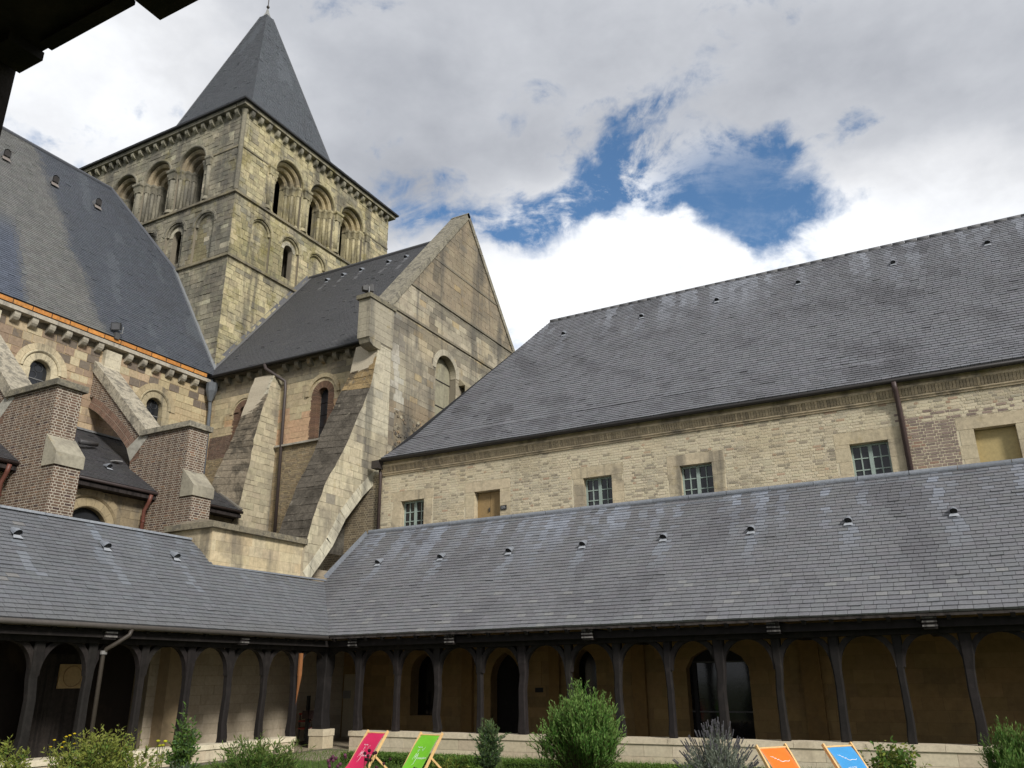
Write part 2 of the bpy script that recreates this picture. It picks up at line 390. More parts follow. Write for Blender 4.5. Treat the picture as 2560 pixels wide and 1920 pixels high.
def prism(fr, p, w0, w1, back=False):
    n = len(p)
    vs = [fr.P(u, v, w0) for u, v in p] + [fr.P(u, v, w1) for u, v in p]
    fs = [tuple(range(n, 2 * n))] + [(i, (i + 1) % n, (i + 1) % n + n, i + n) for i in range(n)]
    if back: fs.append(tuple(reversed(range(n))))
    return vs, fs

def emit(parent, name, pieces, mat, n_ind, rest='masonry', smooth=False):
    """pieces: (verts, faces, colour); the n_ind that show largest are parts, the others one joined part"""
    ex, ey, ez = EYE
    def show(pc):
        v = pc[0]; xs = [q[0] for q in v]; ys = [q[1] for q in v]; zs = [q[2] for q in v]
        dx, dy, dz = max(xs) - min(xs), max(ys) - min(ys), max(zs) - min(zs)
        cx, cy, cz = (max(xs) + min(xs)) / 2 - ex, (max(ys) + min(ys)) / 2 - ey, (max(zs) + min(zs)) / 2 - ez
        d2 = cx * cx + cy * cy + cz * cz
        dep = cx * FW.x + cy * FW.y + cz * FW.z
        if dep <= 0.1: return 0
        px = (cx * CR.x + cy * CR.y + cz * CR.z) / dep; py = (cx * CU.x + cy * CU.y + cz * CU.z) / dep
        if abs(px) > 0.63 or abs(py) > 0.475: return 0
        return max(dx * dy, dx * dz, dy * dz) / d2
    if n_ind:
        order = sorted(range(len(pieces)), key=lambda i: -show(pieces[i]))
        ind = order[:n_ind]; others = order[n_ind:]
    else: ind = []; others = range(len(pieces))
    w = PW.get(parent.name, Matrix.Identity(4))
    for i in ind:
        v, f, c = pieces[i]
        m = Mesh(); m.add(v, f, c); make(name, m, mat, parent, smooth)
    if len(others):
        m = Mesh()
        for i in others: m.add(*pieces[i])
        stuff(make(rest, m, mat, parent, smooth))

def blocks(fr, regions, holes, course, length, colour, gap=0.012, proud=(0.008, 0.02), bond='random', w=0.0, cham=0.0, v0=None, warp=0.0):
    """coursed blocks over regions minus holes -> pieces"""
    rb = [bbox(r) for r in regions]; hb = [bbox(h) for h in holes]
    u0 = min(b[0] for b in rb); u1 = max(b[2] for b in rb); vmin = min(b[1] for b in rb); v1 = max(b[3] for b in rb)
    v = vmin if v0 is None else v0; row = 0; out = []
    while v < v1:
        h = uni(*course) if isinstance(course, tuple) else course
        if bond == 'brick': u = u0 - (0.0 if row % 2 else length * 0.75); k = row % 2
        else: u = u0 - uni(0, length[1]); k = 0
        while u < u1:
            if bond == 'brick': L = length if (k % 2 == 0) else length * 0.5; k += 1
            elif bond == 'running': L = length[0]
            else: L = uni(*length)
            g = gap / 2
            j = (lambda: uni(-warp, warp)) if warp else (lambda: 0.0)
            p = [(u + g + j(), v + g + j()), (u + L - g + j(), v + g + j()), (u + L - g + j(), v + h - g + j()), (u + g + j(), v + h - g + j())]
            fg = fragments(p, regions, holes, rb, hb)
            if fg:
                c = colour(u + L / 2, v + h / 2)
                if c is not None:
                    pr = uni(*proud); vs = []; fs = []
                    for q in fg:
                        a, b = prism(fr, q, w - 0.01, w + pr)
                        o = len(vs); vs += a; fs += [tuple(i + o for i in f) for f in b]
                    out.append((vs, fs, c))
            u += L
        v += h; row += 1
    return out
def slab(fr, regions, holes, w0, w1, col, mb=None):
    mb = mb or Mesh()
    for R in regions:
        pcs = [R]
        for h in holes:
            nx = []
            for c in pcs: nx += minus(c, h)
            pcs = nx
        for c in pcs:
            a, b = prism(fr, c, w0, w1, True); mb.add(a, b, col)
    return mb
def ring(fr, c, spring, r0, r1, w0, w1, n, colour, gap=0.01, a0=0.0, a1=pi, cham=0.0, pointed=None):
    """voussoirs of a round arch -> pieces"""
    out = []
    for i in range(n):
        t0 = a0 + (a1 - a0) * i / n; t1 = a0 + (a1 - a0) * (i + 1) / n
        gi = gap / 2 / max(0.3, (r0 + r1) / 2)
        t0 += gi; t1 -= gi
        sub = 3 if n < 9 else 2
        th = [t0 + (t1 - t0) * k / sub for k in range(sub + 1)]
        prof = [(r0, w0), (r0, w1 - cham), (r0 + cham, w1), (r1 - cham * 0.5, w1), (r1, w1 - cham * 0.5), (r1, w0)] if cham else [(r0, w0), (r0, w1), (r1, w1), (r1, w0)]
        m = len(prof); vs = []; fs = []
        for t in th:
            for r, w in prof: vs.append(fr.P(c + r * cos(t), spring + r * sin(t), w))
        for k in range(sub):
            for q in range(m):
                a = k * m + q; b = k * m + (q + 1) % m; fs.append((a, a + m, b + m, b))
        fs.append(tuple(range(m))); fs.append(tuple(reversed(range(sub * m, sub * m + m))))
        out.append((vs, fs, colour(c + (r0 + r1) / 2 * cos((t0 + t1) / 2), spring + (r0 + r1) / 2 * sin((t0 + t1) / 2))))
    return out

def slates(fr, region, gauge, width, colour, lift=(0.016, 0.025), gap=0.008, sag=0.0):
    """overlapping slates on a sloping plane: u along the eave, v up the slope, n out of the roof"""
    rb = [bbox(region)]; u0, v0, u1, v1 = rb[0]
    out = []; row = 0; v = v0
    while v < v1 - 0.01:
        u = u0 - width * (0.5 if row % 2 else 0.0) - uni(0, 0.03)
        while u < u1:
            L = width * uni(0.9, 1.1)
            p = [(u + gap / 2, v + uni(-0.006, 0.004)), (u + L - gap / 2, v + uni(-0.006, 0.004)), (u + L - gap / 2, v + gauge), (u + gap / 2, v + gauge)]
            slip = rnd() < 0.02
            if slip:
                dv = uni(0.01, 0.03); sk = uni(-0.015, 0.015); p = [(p[0][0], p[0][1] - dv + sk), (p[1][0], p[1][1] - dv - sk), p[2], p[3]]
            fg = fragments(p, [region], [], rb, [])
            for q in fg:
                lf = uni(*lift) + (0.012 if slip else 0); n = len(q); vs = []
                sg_ = [sag * (0.9 + vn(a * 0.22, b * 0.35, 17.0) + 0.35 * vn(a * 0.9, b * 0.9, 18.0)) for a, b in q] if sag else [0.0] * n
                for (a, b), w_ in zip(q, sg_): vs.append(fr.P(a, b, w_ - 0.05 if sag else -0.004))
                for (a, b), w_ in zip(q, sg_): vs.append(fr.P(a, b, w_ + 0.002 + lf * max(0.0, 1 - (b - v) / gauge)))
                fs = [tuple(range(n, 2 * n))] + [(i, (i + 1) % n, (i + 1) % n + n, i + n) for i in range(n)]
                out.append((vs, fs, colour(u + L / 2, v)))
            u += L
        v += gauge; row += 1
    return out
def roof_frame(O, U, up):
    U = Vector(U).normalized(); V = Vector(up).normalized(); return Frame(O, U, V, U.cross(V))

def tube_pipe(name, pts, r, col, par, mat=None):
    return part(name, Mesh().tube(pts, r, col, 8), mat or M_PIPE, par, True)

# colours (linear reflectance)
C_MORT = lin(176, 163, 136); C_MORTD = lin(128, 118, 98); C_DARK = (0.012, 0.010, 0.009)
C_OAK = (0.015, 0.012, 0.011); C_LEAD = (0.20, 0.215, 0.24)

# ------------------------------------------------------------------ setting: ground
GZ = 0.25
def structure(name, mb, mat):
    o = make(name, mb, mat); o['kind'] = 'structure'; PW[o.name] = Matrix.Identity(4); return o
structure('ground', Mesh().add([(-400, -400, GZ - 0.02), (400, -400, GZ - 0.02), (400, 400, GZ - 0.02), (-400, 400, GZ - 0.02)], [(0, 1, 2, 3)], (0.07, 0.085, 0.03)), M_SOIL)
def paved(name, x0, y0, x1, y1, z, nx, ny, ind=True):
    base = structure(name, Mesh().box((x0, y0, z - 0.12), (x1, y1, z - 0.012), (0.16, 0.14, 0.115)), M_PAVE)
    pcs = blocks(Frame((0, 0, z - 0.012), (1, 0, 0), (0, 1, 0), (0, 0, 1)), [rect(x0, y0, x1, y1)], [], (0.5, 0.7), (0.5, 0.9), lambda u, v: jit(lin(150, 138, 118), 0.12, 0.02), 0.012, (0.008, 0.012))
    emit(base, 'flagstone', pcs, M_PAVE, 0, 'flagstones')
paved('pavement', -21.0, 20.95, 12, 25.1, 0.30, 1, 1)
paved('pavement_left', -20.5, 2.0, -17.62, 20.94, 0.30, 1, 1)

# ------------------------------------------------------------------ right cloister gallery
YC, YE, XE = 20.93, 20.48, -17.36           # low wall face, eave line (right wing), eave line (left wing)
TOPZ = 0.80                                 # top of the low wall
SL = 3.95 / 4.5
def slate_light(u, v, L):
    c = jit((0.166, 0.168, 0.178), 0.07, 0.015)
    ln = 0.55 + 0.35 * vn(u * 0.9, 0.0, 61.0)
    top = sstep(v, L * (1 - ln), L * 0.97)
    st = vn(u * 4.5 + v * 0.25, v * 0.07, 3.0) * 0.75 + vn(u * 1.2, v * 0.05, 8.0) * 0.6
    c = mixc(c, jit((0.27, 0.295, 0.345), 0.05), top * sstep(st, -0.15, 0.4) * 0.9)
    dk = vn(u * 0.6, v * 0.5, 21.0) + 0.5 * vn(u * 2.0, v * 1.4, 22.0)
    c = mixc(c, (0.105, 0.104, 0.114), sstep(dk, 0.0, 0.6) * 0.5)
    if v < 1.6 and rnd() < 0.05: c = mixc(c, (0.26, 0.26, 0.25), 0.5)
    return c
gal = thing('cloister_gallery', 'timber cloister gallery below the long slate roof, facing the camera behind the deck chairs', 'gallery', (-3, 22.5, 0))
XR0, XR1 = -16.72, 10.0
lw_r = part('low_wall', Mesh().box((XR0, YC + 0.02, 0.1), (XR1, YC + 0.5, TOPZ - 0.13), C_MORT), M_LOWWALL, gal)
def wallcol(u, v): return jit(mixc(lin(204, 190, 160), lin(182, 164, 134), rnd() * 0.7), 0.06, 0.02)
pcs = blocks(FY(YC + 0.02), [rect(XR0, 0.1, XR1, TOPZ - 0.13)], [], 0.285, (0.6, 1.2), wallcol, 0.007, (0.012, 0.02), v0=0.1)
emit(lw_r, 'stone', pcs, M_LOWWALL, 40, 'masonry')
x = XR0 - 0.03
while x < XR1:
    L = uni(1.1, 1.7); m = Mesh().box((x + 0.004, YC - 0.03, TOPZ - 0.13), (min(XR1, x + L) - 0.004, YC + 0.56, TOPZ + uni(-0.004, 0.004)), jit(lin(205, 190, 160), 0.06))
    make('coping_stone', m, M_LOWWALL, lw_r); x += L
# corner pier
cp = part('corner_pier', Mesh().box((-18.2, 20.86, 0.1), (-17.66, 21.34, TOPZ - 0.16), jit(lin(190, 175, 142), 0.03)), M_LOWWALL, gal)
make('coping_stone', Mesh().box((-18.22, 20.84, TOPZ - 0.16), (-17.64, 21.36, TOPZ + 0.03), lin(200, 186, 155)), M_LOWWALL, cp)

def taper_post(x, y, s0, s1, z0, z1, col, seed):
    """hewn post, a little crooked, thicker at foot and head"""
    m = Mesh(); zs = [z0, z0 + 0.12, z0 + 0.45, (z0 + z1) / 2, z1 - 0.75, z1 - 0.45, z1]
    ks = [1.08, 1.08, 0.95, 0.90, 0.92, 1.12, 1.15]
    vs = []; fs = []
    rs = random.Random(seed)
    for i, (z, k) in enumerate(zip(zs, ks)):
        ox, oy = (rs.uniform(-0.022, 0.022), rs.uniform(-0.022, 0.022)) if 0 < i < 6 else (0, 0)
        hx, hy = s0 / 2 * k, s1 / 2 * k; ch = 0.03
        for a, b in ((-hx + ch, -hy), (hx - ch, -hy), (hx, -hy + ch), (hx, hy - ch), (hx - ch, hy), (-hx + ch, hy), (-hx, hy - ch), (-hx, -hy + ch)):
            vs.append((x + a + ox, y + b + oy, z))
    for i in range(6):
        for q in range(8):
            a = i * 8 + q; b = i * 8 + (q + 1) % 8; fs.append((a, b, b + 8, a + 8))
    fs.append(tuple(reversed(range(8)))); fs.append(tuple(range(48, 56)))
    return m.add(vs, fs, col)
def brace(px, py, dirx, diry, z_top, reach, drop, col, w=0.15, th=0.16, flat=False):
    """curved knee brace from a post up to the plate"""
    m = Mesh(); n = 9; vs = []; fs = []
    sx, sy = (0, w / 2) if dirx else (w / 2, 0)
    for i in range(n + 1):
        t = (pi / 2) * i / n
        # intrados: quarter ellipse from the post face to the plate
        a = 0.10 + reach * (1 - cos(t)); z = z_top - drop + drop * sin(t) * 0.985
        # extrados stays close above it
        b = 0.02 + max(0.0, (reach + 0.10) * (1 - cos(t)) - th * 0.8 * cos(t) ** 0.3 * 0.9); zz = min(z_top, z + th * (0.35 + 0.9 * sin(t)) )
        b = max(0.0, a - th * cos(t) * 1.0); 
        for aa, z_, s in ((a, z, 1), (a, z, -1), (b, zz, -1), (b, zz, 1)):
            vs.append((px + dirx * aa + sx * s, py + diry * aa + sy * s, z_))
    for i in range(n):
        for q in range(4):
            a = i * 4 + q; b = i * 4 + (q + 1) % 4; fs.append((a, b, b + 4, a + 4))
    fs.append((0, 1, 2, 3)); fs.append(tuple(4 * n + k for k in (3, 2, 1, 0)))
    return m.add(vs, fs, col)
PLZ = 3.06      # underside of the wall plate
posts_x = [-16.62, -15.22, -13.8, -12.37, -11.02, -9.64, -8.25, -6.88, -5.58, -4.2, -2.89, -1.54, -0.18, 1.2, 2.58, 3.95, 5.3, 6.7, 8.1]
YP = 21.15
def wood(k=1.0): return jit(tuple(c * k for c in C_OAK), 0.2, 0.05)
def post_set(x, y, along, seed, size=0.23):
    p = part('post', taper_post(x, y, size, size, TOPZ, PLZ, wood(), seed), M_WOOD, gal if along == 'x' else gal_l)
    return p
for i, x in enumerate(posts_x):
    big = (0.225, 0.185, 0.20, 0.175)[i % 4]
    p = part('post', taper_post(x, YP, big, big, TOPZ, PLZ, wood(), i), M_WOOD, gal)
    for s in (-1, 1):
        part('brace', brace(x, YP, s, 0, PLZ, 0.54, 0.70, wood(1.25), th=0.11), M_WOOD, gal)
pc = part('corner_post', taper_post(-17.95, 21.1, 0.38, 0.38, TOPZ + 0.03, PLZ, wood(), 99), M_WOOD, gal)
for dx, dy in ((1, 0), (0, -1)):
    part('brace', brace(-17.95, 21.1, dx, dy, PLZ, 0.45, 0.62, wood()), M_WOOD, gal)
part('wall_plate', Mesh().box((-18.1, 20.97, PLZ), (XR1, 21.32, PLZ + 0.26), wood()), M_WOOD, gal)
part('fascia_board', Mesh().box((-17.9, 20.72, PLZ + 0.12), (XR1, 20.9, PLZ + 0.30), wood(0.8)), M_WOOD, gal)
for x in (-16.54, -13.09, -8.85, -4.11, -0.79, 3.3, 7.4):
    t = part('tie_beam', Mesh().box((x - 0.14, 20.62, PLZ + 0.08), (x + 0.14, 25.0, PLZ + 0.36), wood(1.3)), M_WOOD, gal)
    for z in (0.15, 0.24, 0.32):
        make('lit_beam_end_moulding', Mesh().box((x - 0.15, 20.585, PLZ + z - 0.025), (x + 0.15, 20.64, PLZ + z + 0.012), (0.16, 0.15, 0.14)), M_WOOD, t)  # pale colour paints in the light caught by the beam-end grooves
# rafters under the slates
for i in range(46):
    x = -17.2 + i * 0.6
    if x > XR1: break
    part('rafter', Mesh().bar((x, 20.52, 3.36), (x, 24.9, 3.36 + 4.38 * SL), 0.09, 0.13, wood(0.9)), M_WOOD, gal)
# roof: plane from the eave up to the ridge capping; on the left it ends in the valley with the other wing
n_len = sqrt(4.5 ** 2 + 3.95 ** 2)
fr_r = roof_frame((0, YE, 3.48), (1, 0, 0), (0, 4.5, 3.95))
# valley: plan points (-17.36,20.48) -> about (-19.75,22.87), then the flashing along the buttress, then the wall
reg_r = [(XE, 0), (XR1, 0), (XR1, n_len), (-19.45, n_len), (XE - 2.2, 2.2 * sqrt(1 + SL * SL))]
dk = Mesh()
a, b = prism(fr_r, reg_r, -0.10, -0.006, True); dk.add(a, b, (0.05, 0.04, 0.035))
roof = part('roof', dk, M_DECK, gal)
def col_r(u, v):
    c = slate_light(u, v, n_len)
    for vx in (-17.69, -15.13, -12.55, -10.0, -7.45, -4.93, -2.4, 0.08, 2.6):      # zinc run-off below each vent
        d = abs(u - vx - 0.02)
        if d < 0.16 and 1.3 < v < 3.6: c = mixc(c, (0.23, 0.25, 0.285), 0.65 * sstep(v, 1.8, 3.5))
    return c
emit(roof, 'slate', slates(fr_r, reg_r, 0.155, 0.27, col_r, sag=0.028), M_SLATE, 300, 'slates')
x = -19.5
while x < XR1:
    L = uni(1.15, 1.35)
    m = Mesh().tube([(x, 24.97, 7.47), (x + L - 0.015, 24.97, 7.47)], 0.095, jit(C_LEAD, 0.1), 14)
    m.box((x, 24.72, 7.235), (x + L - 0.012, 24.80, 7.27), jit(C_LEAD, 0.1))
    make('ridge_cap', m, M_LEAD, roof); x += L
m = Mesh(); m.add([fr_r.P(-19.7, n_len * 0.53, 0.02), fr_r.P(-19.5, n_len * 0.53, 0.02), fr_r.P(-19.35, n_len, 0.02), fr_r.P(-19.6, n_len, 0.02), fr_r.P(-19.7, n_len * 0.53, 0.14), fr_r.P(-19.6, n_len, 0.14)], [(0, 1, 2, 3), (0, 3, 5, 4)], C_LEAD)
make('flashing', m, M_LEAD, roof)
part('eave_board', Mesh().box((XE + 0.05, YE + 0.02, 3.40), (XR1, YE + 0.06, 3.475), (0.05, 0.042, 0.038)), M_WOOD, gal)

def vent_mesh(up, n, s=1.0):
    """half-round roof vent: hood, dark mouth and zinc apron, open down the slope"""
    up = Vector(up).normalized(); n = Vector(n).normalized(); side = up.cross(n)
    m = Mesh(); k = 8; vs = []; fs = []
    for j, (t, r, h) in enumerate(((0.0, 0.125, 0.05), (0.12, 0.12, 0.03), (0.36, 0.06, -0.03))):
        for i in range(k + 1):
            a = pi * i / k
            vs.append(tuple((side * cos(a) * r + n * (sin(a) * r * 1.25 + h) + up * t) * s))
    for j in range(2):
        for i in range(k): a = j * (k + 1) + i; fs.append((a, a + 1, a + k + 2, a + k + 1))
    m.add(vs, fs, C_LEAD)
    vs2 = [tuple((side * cos(2 * pi * i / 12) * 0.098 + n * (sin(2 * pi * i / 12) * 0.098 + 0.10) + up * 0.02) * s) for i in range(12)]
    m.add(vs2, [tuple(range(12))], (0.008, 0.008, 0.008))
    m.add([tuple(q * s) for q in (side * -0.14 + n * 0.022 - up * 0.12, side * 0.14 + n * 0.022 - up * 0.12, side * 0.09 + n * 0.03 + up * 0.05, side * -0.09 + n * 0.03 + up * 0.05)], [(0, 1, 2, 3)], (0.36, 0.38, 0.41))
    return m
vm = None
for x in (-17.69, -15.13, -12.55, -10.0, -7.45, -4.93, -2.4, 0.08, 2.6, 5.1, 7.6):
    if vm is None:
        mb = vent_mesh((0, 4.5, 3.95), (0, -3.95, 4.5), 0.88); vm = make('roof_vent', mb, M_LEAD, roof); vm.location = (x, 23.215, 5.965); v0 = vm
    else: copy_at(v0, roof, (x, 23.215, 5.965))

# ------------------------------------------------------------------ left cloister gallery
gal_l = thing('cloister_gallery', 'timber cloister gallery with grey slate roof below the brick flying buttresses, on the left', 'gallery', (-19, 14, 0))
YL0, YL1 = 3.0, 19.6
LT = 0.70
lw_l = part('low_wall', Mesh().box((-18.12, YL0, 0.1), (-17.64, YL1, LT - 0.12), C_MORT), M_LOWWALL, gal_l)
emit(lw_l, 'stone', blocks(FX(-17.64), [rect(YL0, 0.1, YL1, LT - 0.12)], [], 0.24, (0.6, 1.2), wallcol, 0.007, (0.012, 0.02), v0=0.1), M_LOWWALL, 20, 'masonry')
y = YL0
while y < YL1:
    L = uni(1.1, 1.7); make('coping_stone', Mesh().box((-18.17, y + 0.004, LT - 0.12), (-17.59, min(YL1 + 0.03, y + L) - 0.004, LT + uni(-0.004, 0.004)), jit(lin(215, 202, 172), 0.05)), M_LOWWALL, lw_l); y += L
for i, y in enumerate([19.72, 18.45, 17.1, 15.72, 14.33, 12.9, 11.6, 10.25, 8.9, 7.5, 6.1]):
    size = (0.215, 0.185, 0.20)[i % 3]
    part('post', taper_post(-17.9, y, size, size, LT, PLZ, wood(), 200 + i), M_WOOD, gal_l)
    for s in (-1, 1): part('brace', brace(-17.9, y, 0, s, PLZ, 0.52, 0.70, wood(1.25), th=0.11), M_WOOD, gal_l)
    if i == 0:      # the newer timber let into this post
        part('repair_timber', Mesh().box((-17.76, y - 0.05, 2.35), (-17.70, y + 0.07, 2.98), lin(146, 98, 62)).add([(-17.75, y - 0.05, 2.35), (-17.70, y - 0.05, 2.35), (-17.70, y + 0.07, 2.35), (-17.75, y + 0.07, 2.35), (-17.745, y - 0.05, 1.55)], [(0, 1, 4), (1, 2, 4), (2, 3, 4), (3, 0, 4)], lin(138, 92, 58)), M_BEECH, gal_l, label='paler orange timber spliced into the post beside the passage')
part('wall_plate', Mesh().box((-18.07, YL0, PLZ), (-17.72, 20.96, PLZ + 0.26), wood(1.3)), M_WOOD, gal_l)
part('fascia_board', Mesh().box((-17.66, YL0, PLZ + 0.12), (-17.5, 20.7, PLZ + 0.30), wood(0.8)), M_WOOD, gal_l)
for y in (17.14, 13.02, 8.9, 4.8):
    t = part('tie_beam', Mesh().box((-20.4, y - 0.14, PLZ + 0.08), (-17.45, y + 0.14, PLZ + 0.36), wood(1.3)), M_WOOD, gal_l)
    for z in (0.15, 0.24, 0.32): make('lit_beam_end_moulding', Mesh().box((-17.47, y - 0.15, PLZ + z - 0.025), (-17.415, y + 0.15, PLZ + z + 0.012), (0.16, 0.15, 0.14)), M_WOOD, t)  # light on the grooves put into the colour here too
for i in range(30):
    y = 3.2 + i * 0.6
    if y > 20.2: break
    part('rafter', Mesh().bar((-17.40, y, 3.36), (-20.4, y, 3.36 + 3.0 * SL), 0.09, 0.13, wood(0.9)), M_WOOD, gal_l)
RUN = 3.19; ll = RUN * sqrt(1 + SL * SL); kk = sqrt(1 + SL * SL)
fr_l = roof_frame((XE, 0, 3.48), (0, 1, 0), (-1, 0, SL))
# u = Y, v = slope length; valley to the right, flashing along the block wall above
reg_l = ccw([(YL0, 0), (YE, 0), (YE + 2.2, 2.2 * kk), (17.75, 2.2 * kk), (17.62, ll), (YL0, ll)])
reg_l1 = ccw([(YL0, 0), (YE, 0), (YE + 2.2, 2.2 * kk), (YL0, 2.2 * kk)])
reg_l2 = ccw([(YL0, 2.2 * kk), (17.75, 2.2 * kk), (17.55, ll), (YL0, ll)])
dk = Mesh()
for rg in (reg_l1, reg_l2): dk.add(*prism(fr_l, rg, -0.10, -0.006, True), (0.05, 0.04, 0.035))
roof_l = part('roof', dk, M_DECK, gal_l)
def col_l(u, v):
    c = jit((0.140, 0.146, 0.157), 0.08, 0.015)
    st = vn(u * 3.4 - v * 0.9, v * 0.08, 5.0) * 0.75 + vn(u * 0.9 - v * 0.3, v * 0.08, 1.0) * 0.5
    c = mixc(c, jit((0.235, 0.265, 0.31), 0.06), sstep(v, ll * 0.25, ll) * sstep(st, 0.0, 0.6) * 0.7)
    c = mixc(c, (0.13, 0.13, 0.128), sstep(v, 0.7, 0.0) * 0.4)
    for vy in (11.69, 14.1, 16.34):
        if abs(u - vy) < 0.13 and 1.4 < v < 2.9: c = mixc(c, (0.22, 0.24, 0.27), 0.5)
    if rnd() < 0.003: c = (0.19, 0.185, 0.18)
    return c
g = 0.155; ng = round(2.2 * kk / g); g = 2.2 * kk / ng
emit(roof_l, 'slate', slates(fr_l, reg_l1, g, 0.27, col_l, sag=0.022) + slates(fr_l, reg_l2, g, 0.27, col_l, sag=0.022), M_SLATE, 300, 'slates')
y = YL0
while y < 17.5:
    L = uni(1.15, 1.35); y1 = min(17.55, y + L)
    make('ridge_cap', Mesh().bar((-20.55, y, 6.30), (-20.55, y1 - 0.012, 6.30), 0.26, 0.06, jit((0.30, 0.32, 0.35), 0.1)), M_LEAD, roof_l); y += L
make('valley_lining', Mesh().add([(XE, YE, 3.505), (XE - 0.05, YE - 0.10, 3.52), (XE - 2.25, YE + 2.1, 3.52 + 2.2 * SL), (XE - 2.2, YE + 2.2, 3.505 + 2.2 * SL), (XE + 0.05, YE + 0.10, 3.52), (XE - 2.1, YE + 2.3, 3.53 + 2.2 * SL)], [(0, 1, 2, 3), (0, 3, 5, 4)], (0.10, 0.105, 0.115)), M_LEAD, roof_l)
make('flashing', Mesh().bar((-19.60, 17.72, 5.46), (-19.60, 22.75, 5.50), 0.12, 0.05, C_LEAD), M_LEAD, roof_l)
v0 = make('roof_vent', vent_mesh((-1, 0, SL), (SL, 0, 1), 0.88), M_LEAD, roof_l); v0.location = (-19.59, 11.69, 5.50)
for y in (14.1, 16.34, 9.3, 6.9): copy_at(v0, roof_l, (-19.59, y, 5.50))
# half-round gutter and its downpipe
part('gutter', Mesh().tube([(XE + 0.04, YL0, 3.42), (XE + 0.04, 20.4, 3.42)], 0.06, (0.085, 0.075, 0.066), 8), M_PIPE, gal_l, True)
py = 12.98
tube_pipe('downpipe', [(XE + 0.04, 13.45, 3.38), (XE + 0.03, 13.42, 3.25), (XE - 0.12, 13.20, 3.05), (XE - 0.28, py + 0.12, 2.94), (XE - 0.34, py + 0.10, 2.8), (XE - 0.34, py + 0.10, 0.3)], 0.05, (0.055, 0.045, 0.036), gal_l)
part('pipe_collar', Mesh().tube([(XE - 0.335, py + 0.10, 2.82), (XE - 0.335, py + 0.10, 2.90)], 0.075, (0.22, 0.21, 0.2), 10), M_PIPE, gal_l)

# back wall of the left gallery (foot of the church): pale wall with deep dark openings
foot = thing('church_wall', 'plain stone wall inside the left gallery, lit at its foot beyond the posts', 'wall', (-20.5, 14, 0))
hl = [rect(7.0, 0.3, 16.7, 3.3)]
fw_ = part('wall', slab(FX(-20.52), [rect(YL0, 0.1, 25.2, 6.0)], hl, -0.6, -0.012, C_MORTD), M_PLASTER, foot)
emit(fw_, 'stone', blocks(FX(-20.52), [rect(YL0, 0.1, 25.2, 6.0)], hl, (0.26, 0.34), (0.45, 0.9), lambda u, v: jit(mixc(lin(178, 164, 140), lin(164, 150, 126), rnd()), 0.05), 0.006, (-0.006, 0.004), w=0), M_LOWWALL, 0)
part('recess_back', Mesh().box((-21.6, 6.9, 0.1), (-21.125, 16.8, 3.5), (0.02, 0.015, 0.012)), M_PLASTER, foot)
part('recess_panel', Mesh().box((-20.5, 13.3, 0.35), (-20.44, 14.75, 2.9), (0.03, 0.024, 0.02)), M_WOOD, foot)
part('pilaster', Mesh().box((-20.6, 17.0, 0.1), (-20.1, 17.7, 5.0), lin(150, 132, 104)), M_PLASTER, foot)
pn = tag(part('wall_panel', Mesh().box((-20.44, 13.92, 2.08), (-20.40, 14.66, 2.66), lin(176, 150, 108)), M_PAINT, None), 'square beige panel with a ring hung in the dark left gallery', 'panel')
pts = [(-20.392, 14.29 + 0.25 * cos(2 * pi * i / 24), 2.37 + 0.25 * sin(2 * pi * i / 24)) for i in range(25)]
make('ring', Mesh().tube(pts, 0.008, lin(140, 112, 76), 5, False), M_PAINT, pn)

# ------------------------------------------------------------------ right building (dormitory range)
YB = 25.13
bld = thing('monastery_building', 'long buff brick range with hipped slate roof and green casement windows, on the right', 'building', (-4, 31, 0))
BX0, BX1 = -19.15, 12.0
UPZ0 = 6.9
wins = [(-18.18, -17.14), (-10.71, -9.68), (-7.36, -6.32), (-2.26, -1.22)]
doors = [(-14.97, -13.91), (0.95, 1.95)]
wins += [(4.4, 5.44)]; doors += [(8.0, 9.0)]
WZ0, WZ1 = 7.05, 8.55
oh = [rect(a, WZ0, b, WZ1) for a, b in wins] + [rect(a, 6.95, b, WZ1) for a, b in doors]
# lower storey, seen through the arcade: plaster toned down to carry the gallery's shade in its colour, dark doorways
big = archp(-6.74, 0.92, 0.3, 2.35, 10)
big = [(-7.66, 0.3), (-5.82, 0.3), (-5.82, 2.45), (-6.0, 2.75), (-6.35, 2.95), (-6.74, 3.02), (-7.13, 2.95), (-7.48, 2.75), (-7.66, 2.45)]
low_h = [archp(-17.0, 0.52, 1.06, 2.4, 8, 0.3), archp(-13.76, 0.56, 0.3, 2.2, 8, 0.6), archp(-10.93, 0.40, 0.9, 2.5, 8, 0.5), big, rect(-20.46, 0.3, -19.65, 2.42), archp(4.2, 0.6, 0.3, 2.2, 8, 0.5)]
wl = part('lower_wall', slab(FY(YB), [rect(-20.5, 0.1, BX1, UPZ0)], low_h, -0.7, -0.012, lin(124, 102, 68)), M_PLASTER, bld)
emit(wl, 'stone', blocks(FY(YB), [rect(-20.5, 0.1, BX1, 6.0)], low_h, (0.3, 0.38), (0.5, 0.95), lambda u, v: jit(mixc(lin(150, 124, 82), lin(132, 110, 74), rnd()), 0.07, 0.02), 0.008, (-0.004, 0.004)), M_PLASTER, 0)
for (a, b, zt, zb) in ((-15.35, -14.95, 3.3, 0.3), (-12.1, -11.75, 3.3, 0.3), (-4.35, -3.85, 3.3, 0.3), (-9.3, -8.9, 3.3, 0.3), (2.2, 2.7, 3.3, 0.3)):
    make('pilaster', Mesh().box((a, YB - 0.16, zb), (b, YB + 0.05, zt), lin(128, 102, 62)), M_PLASTER, wl)
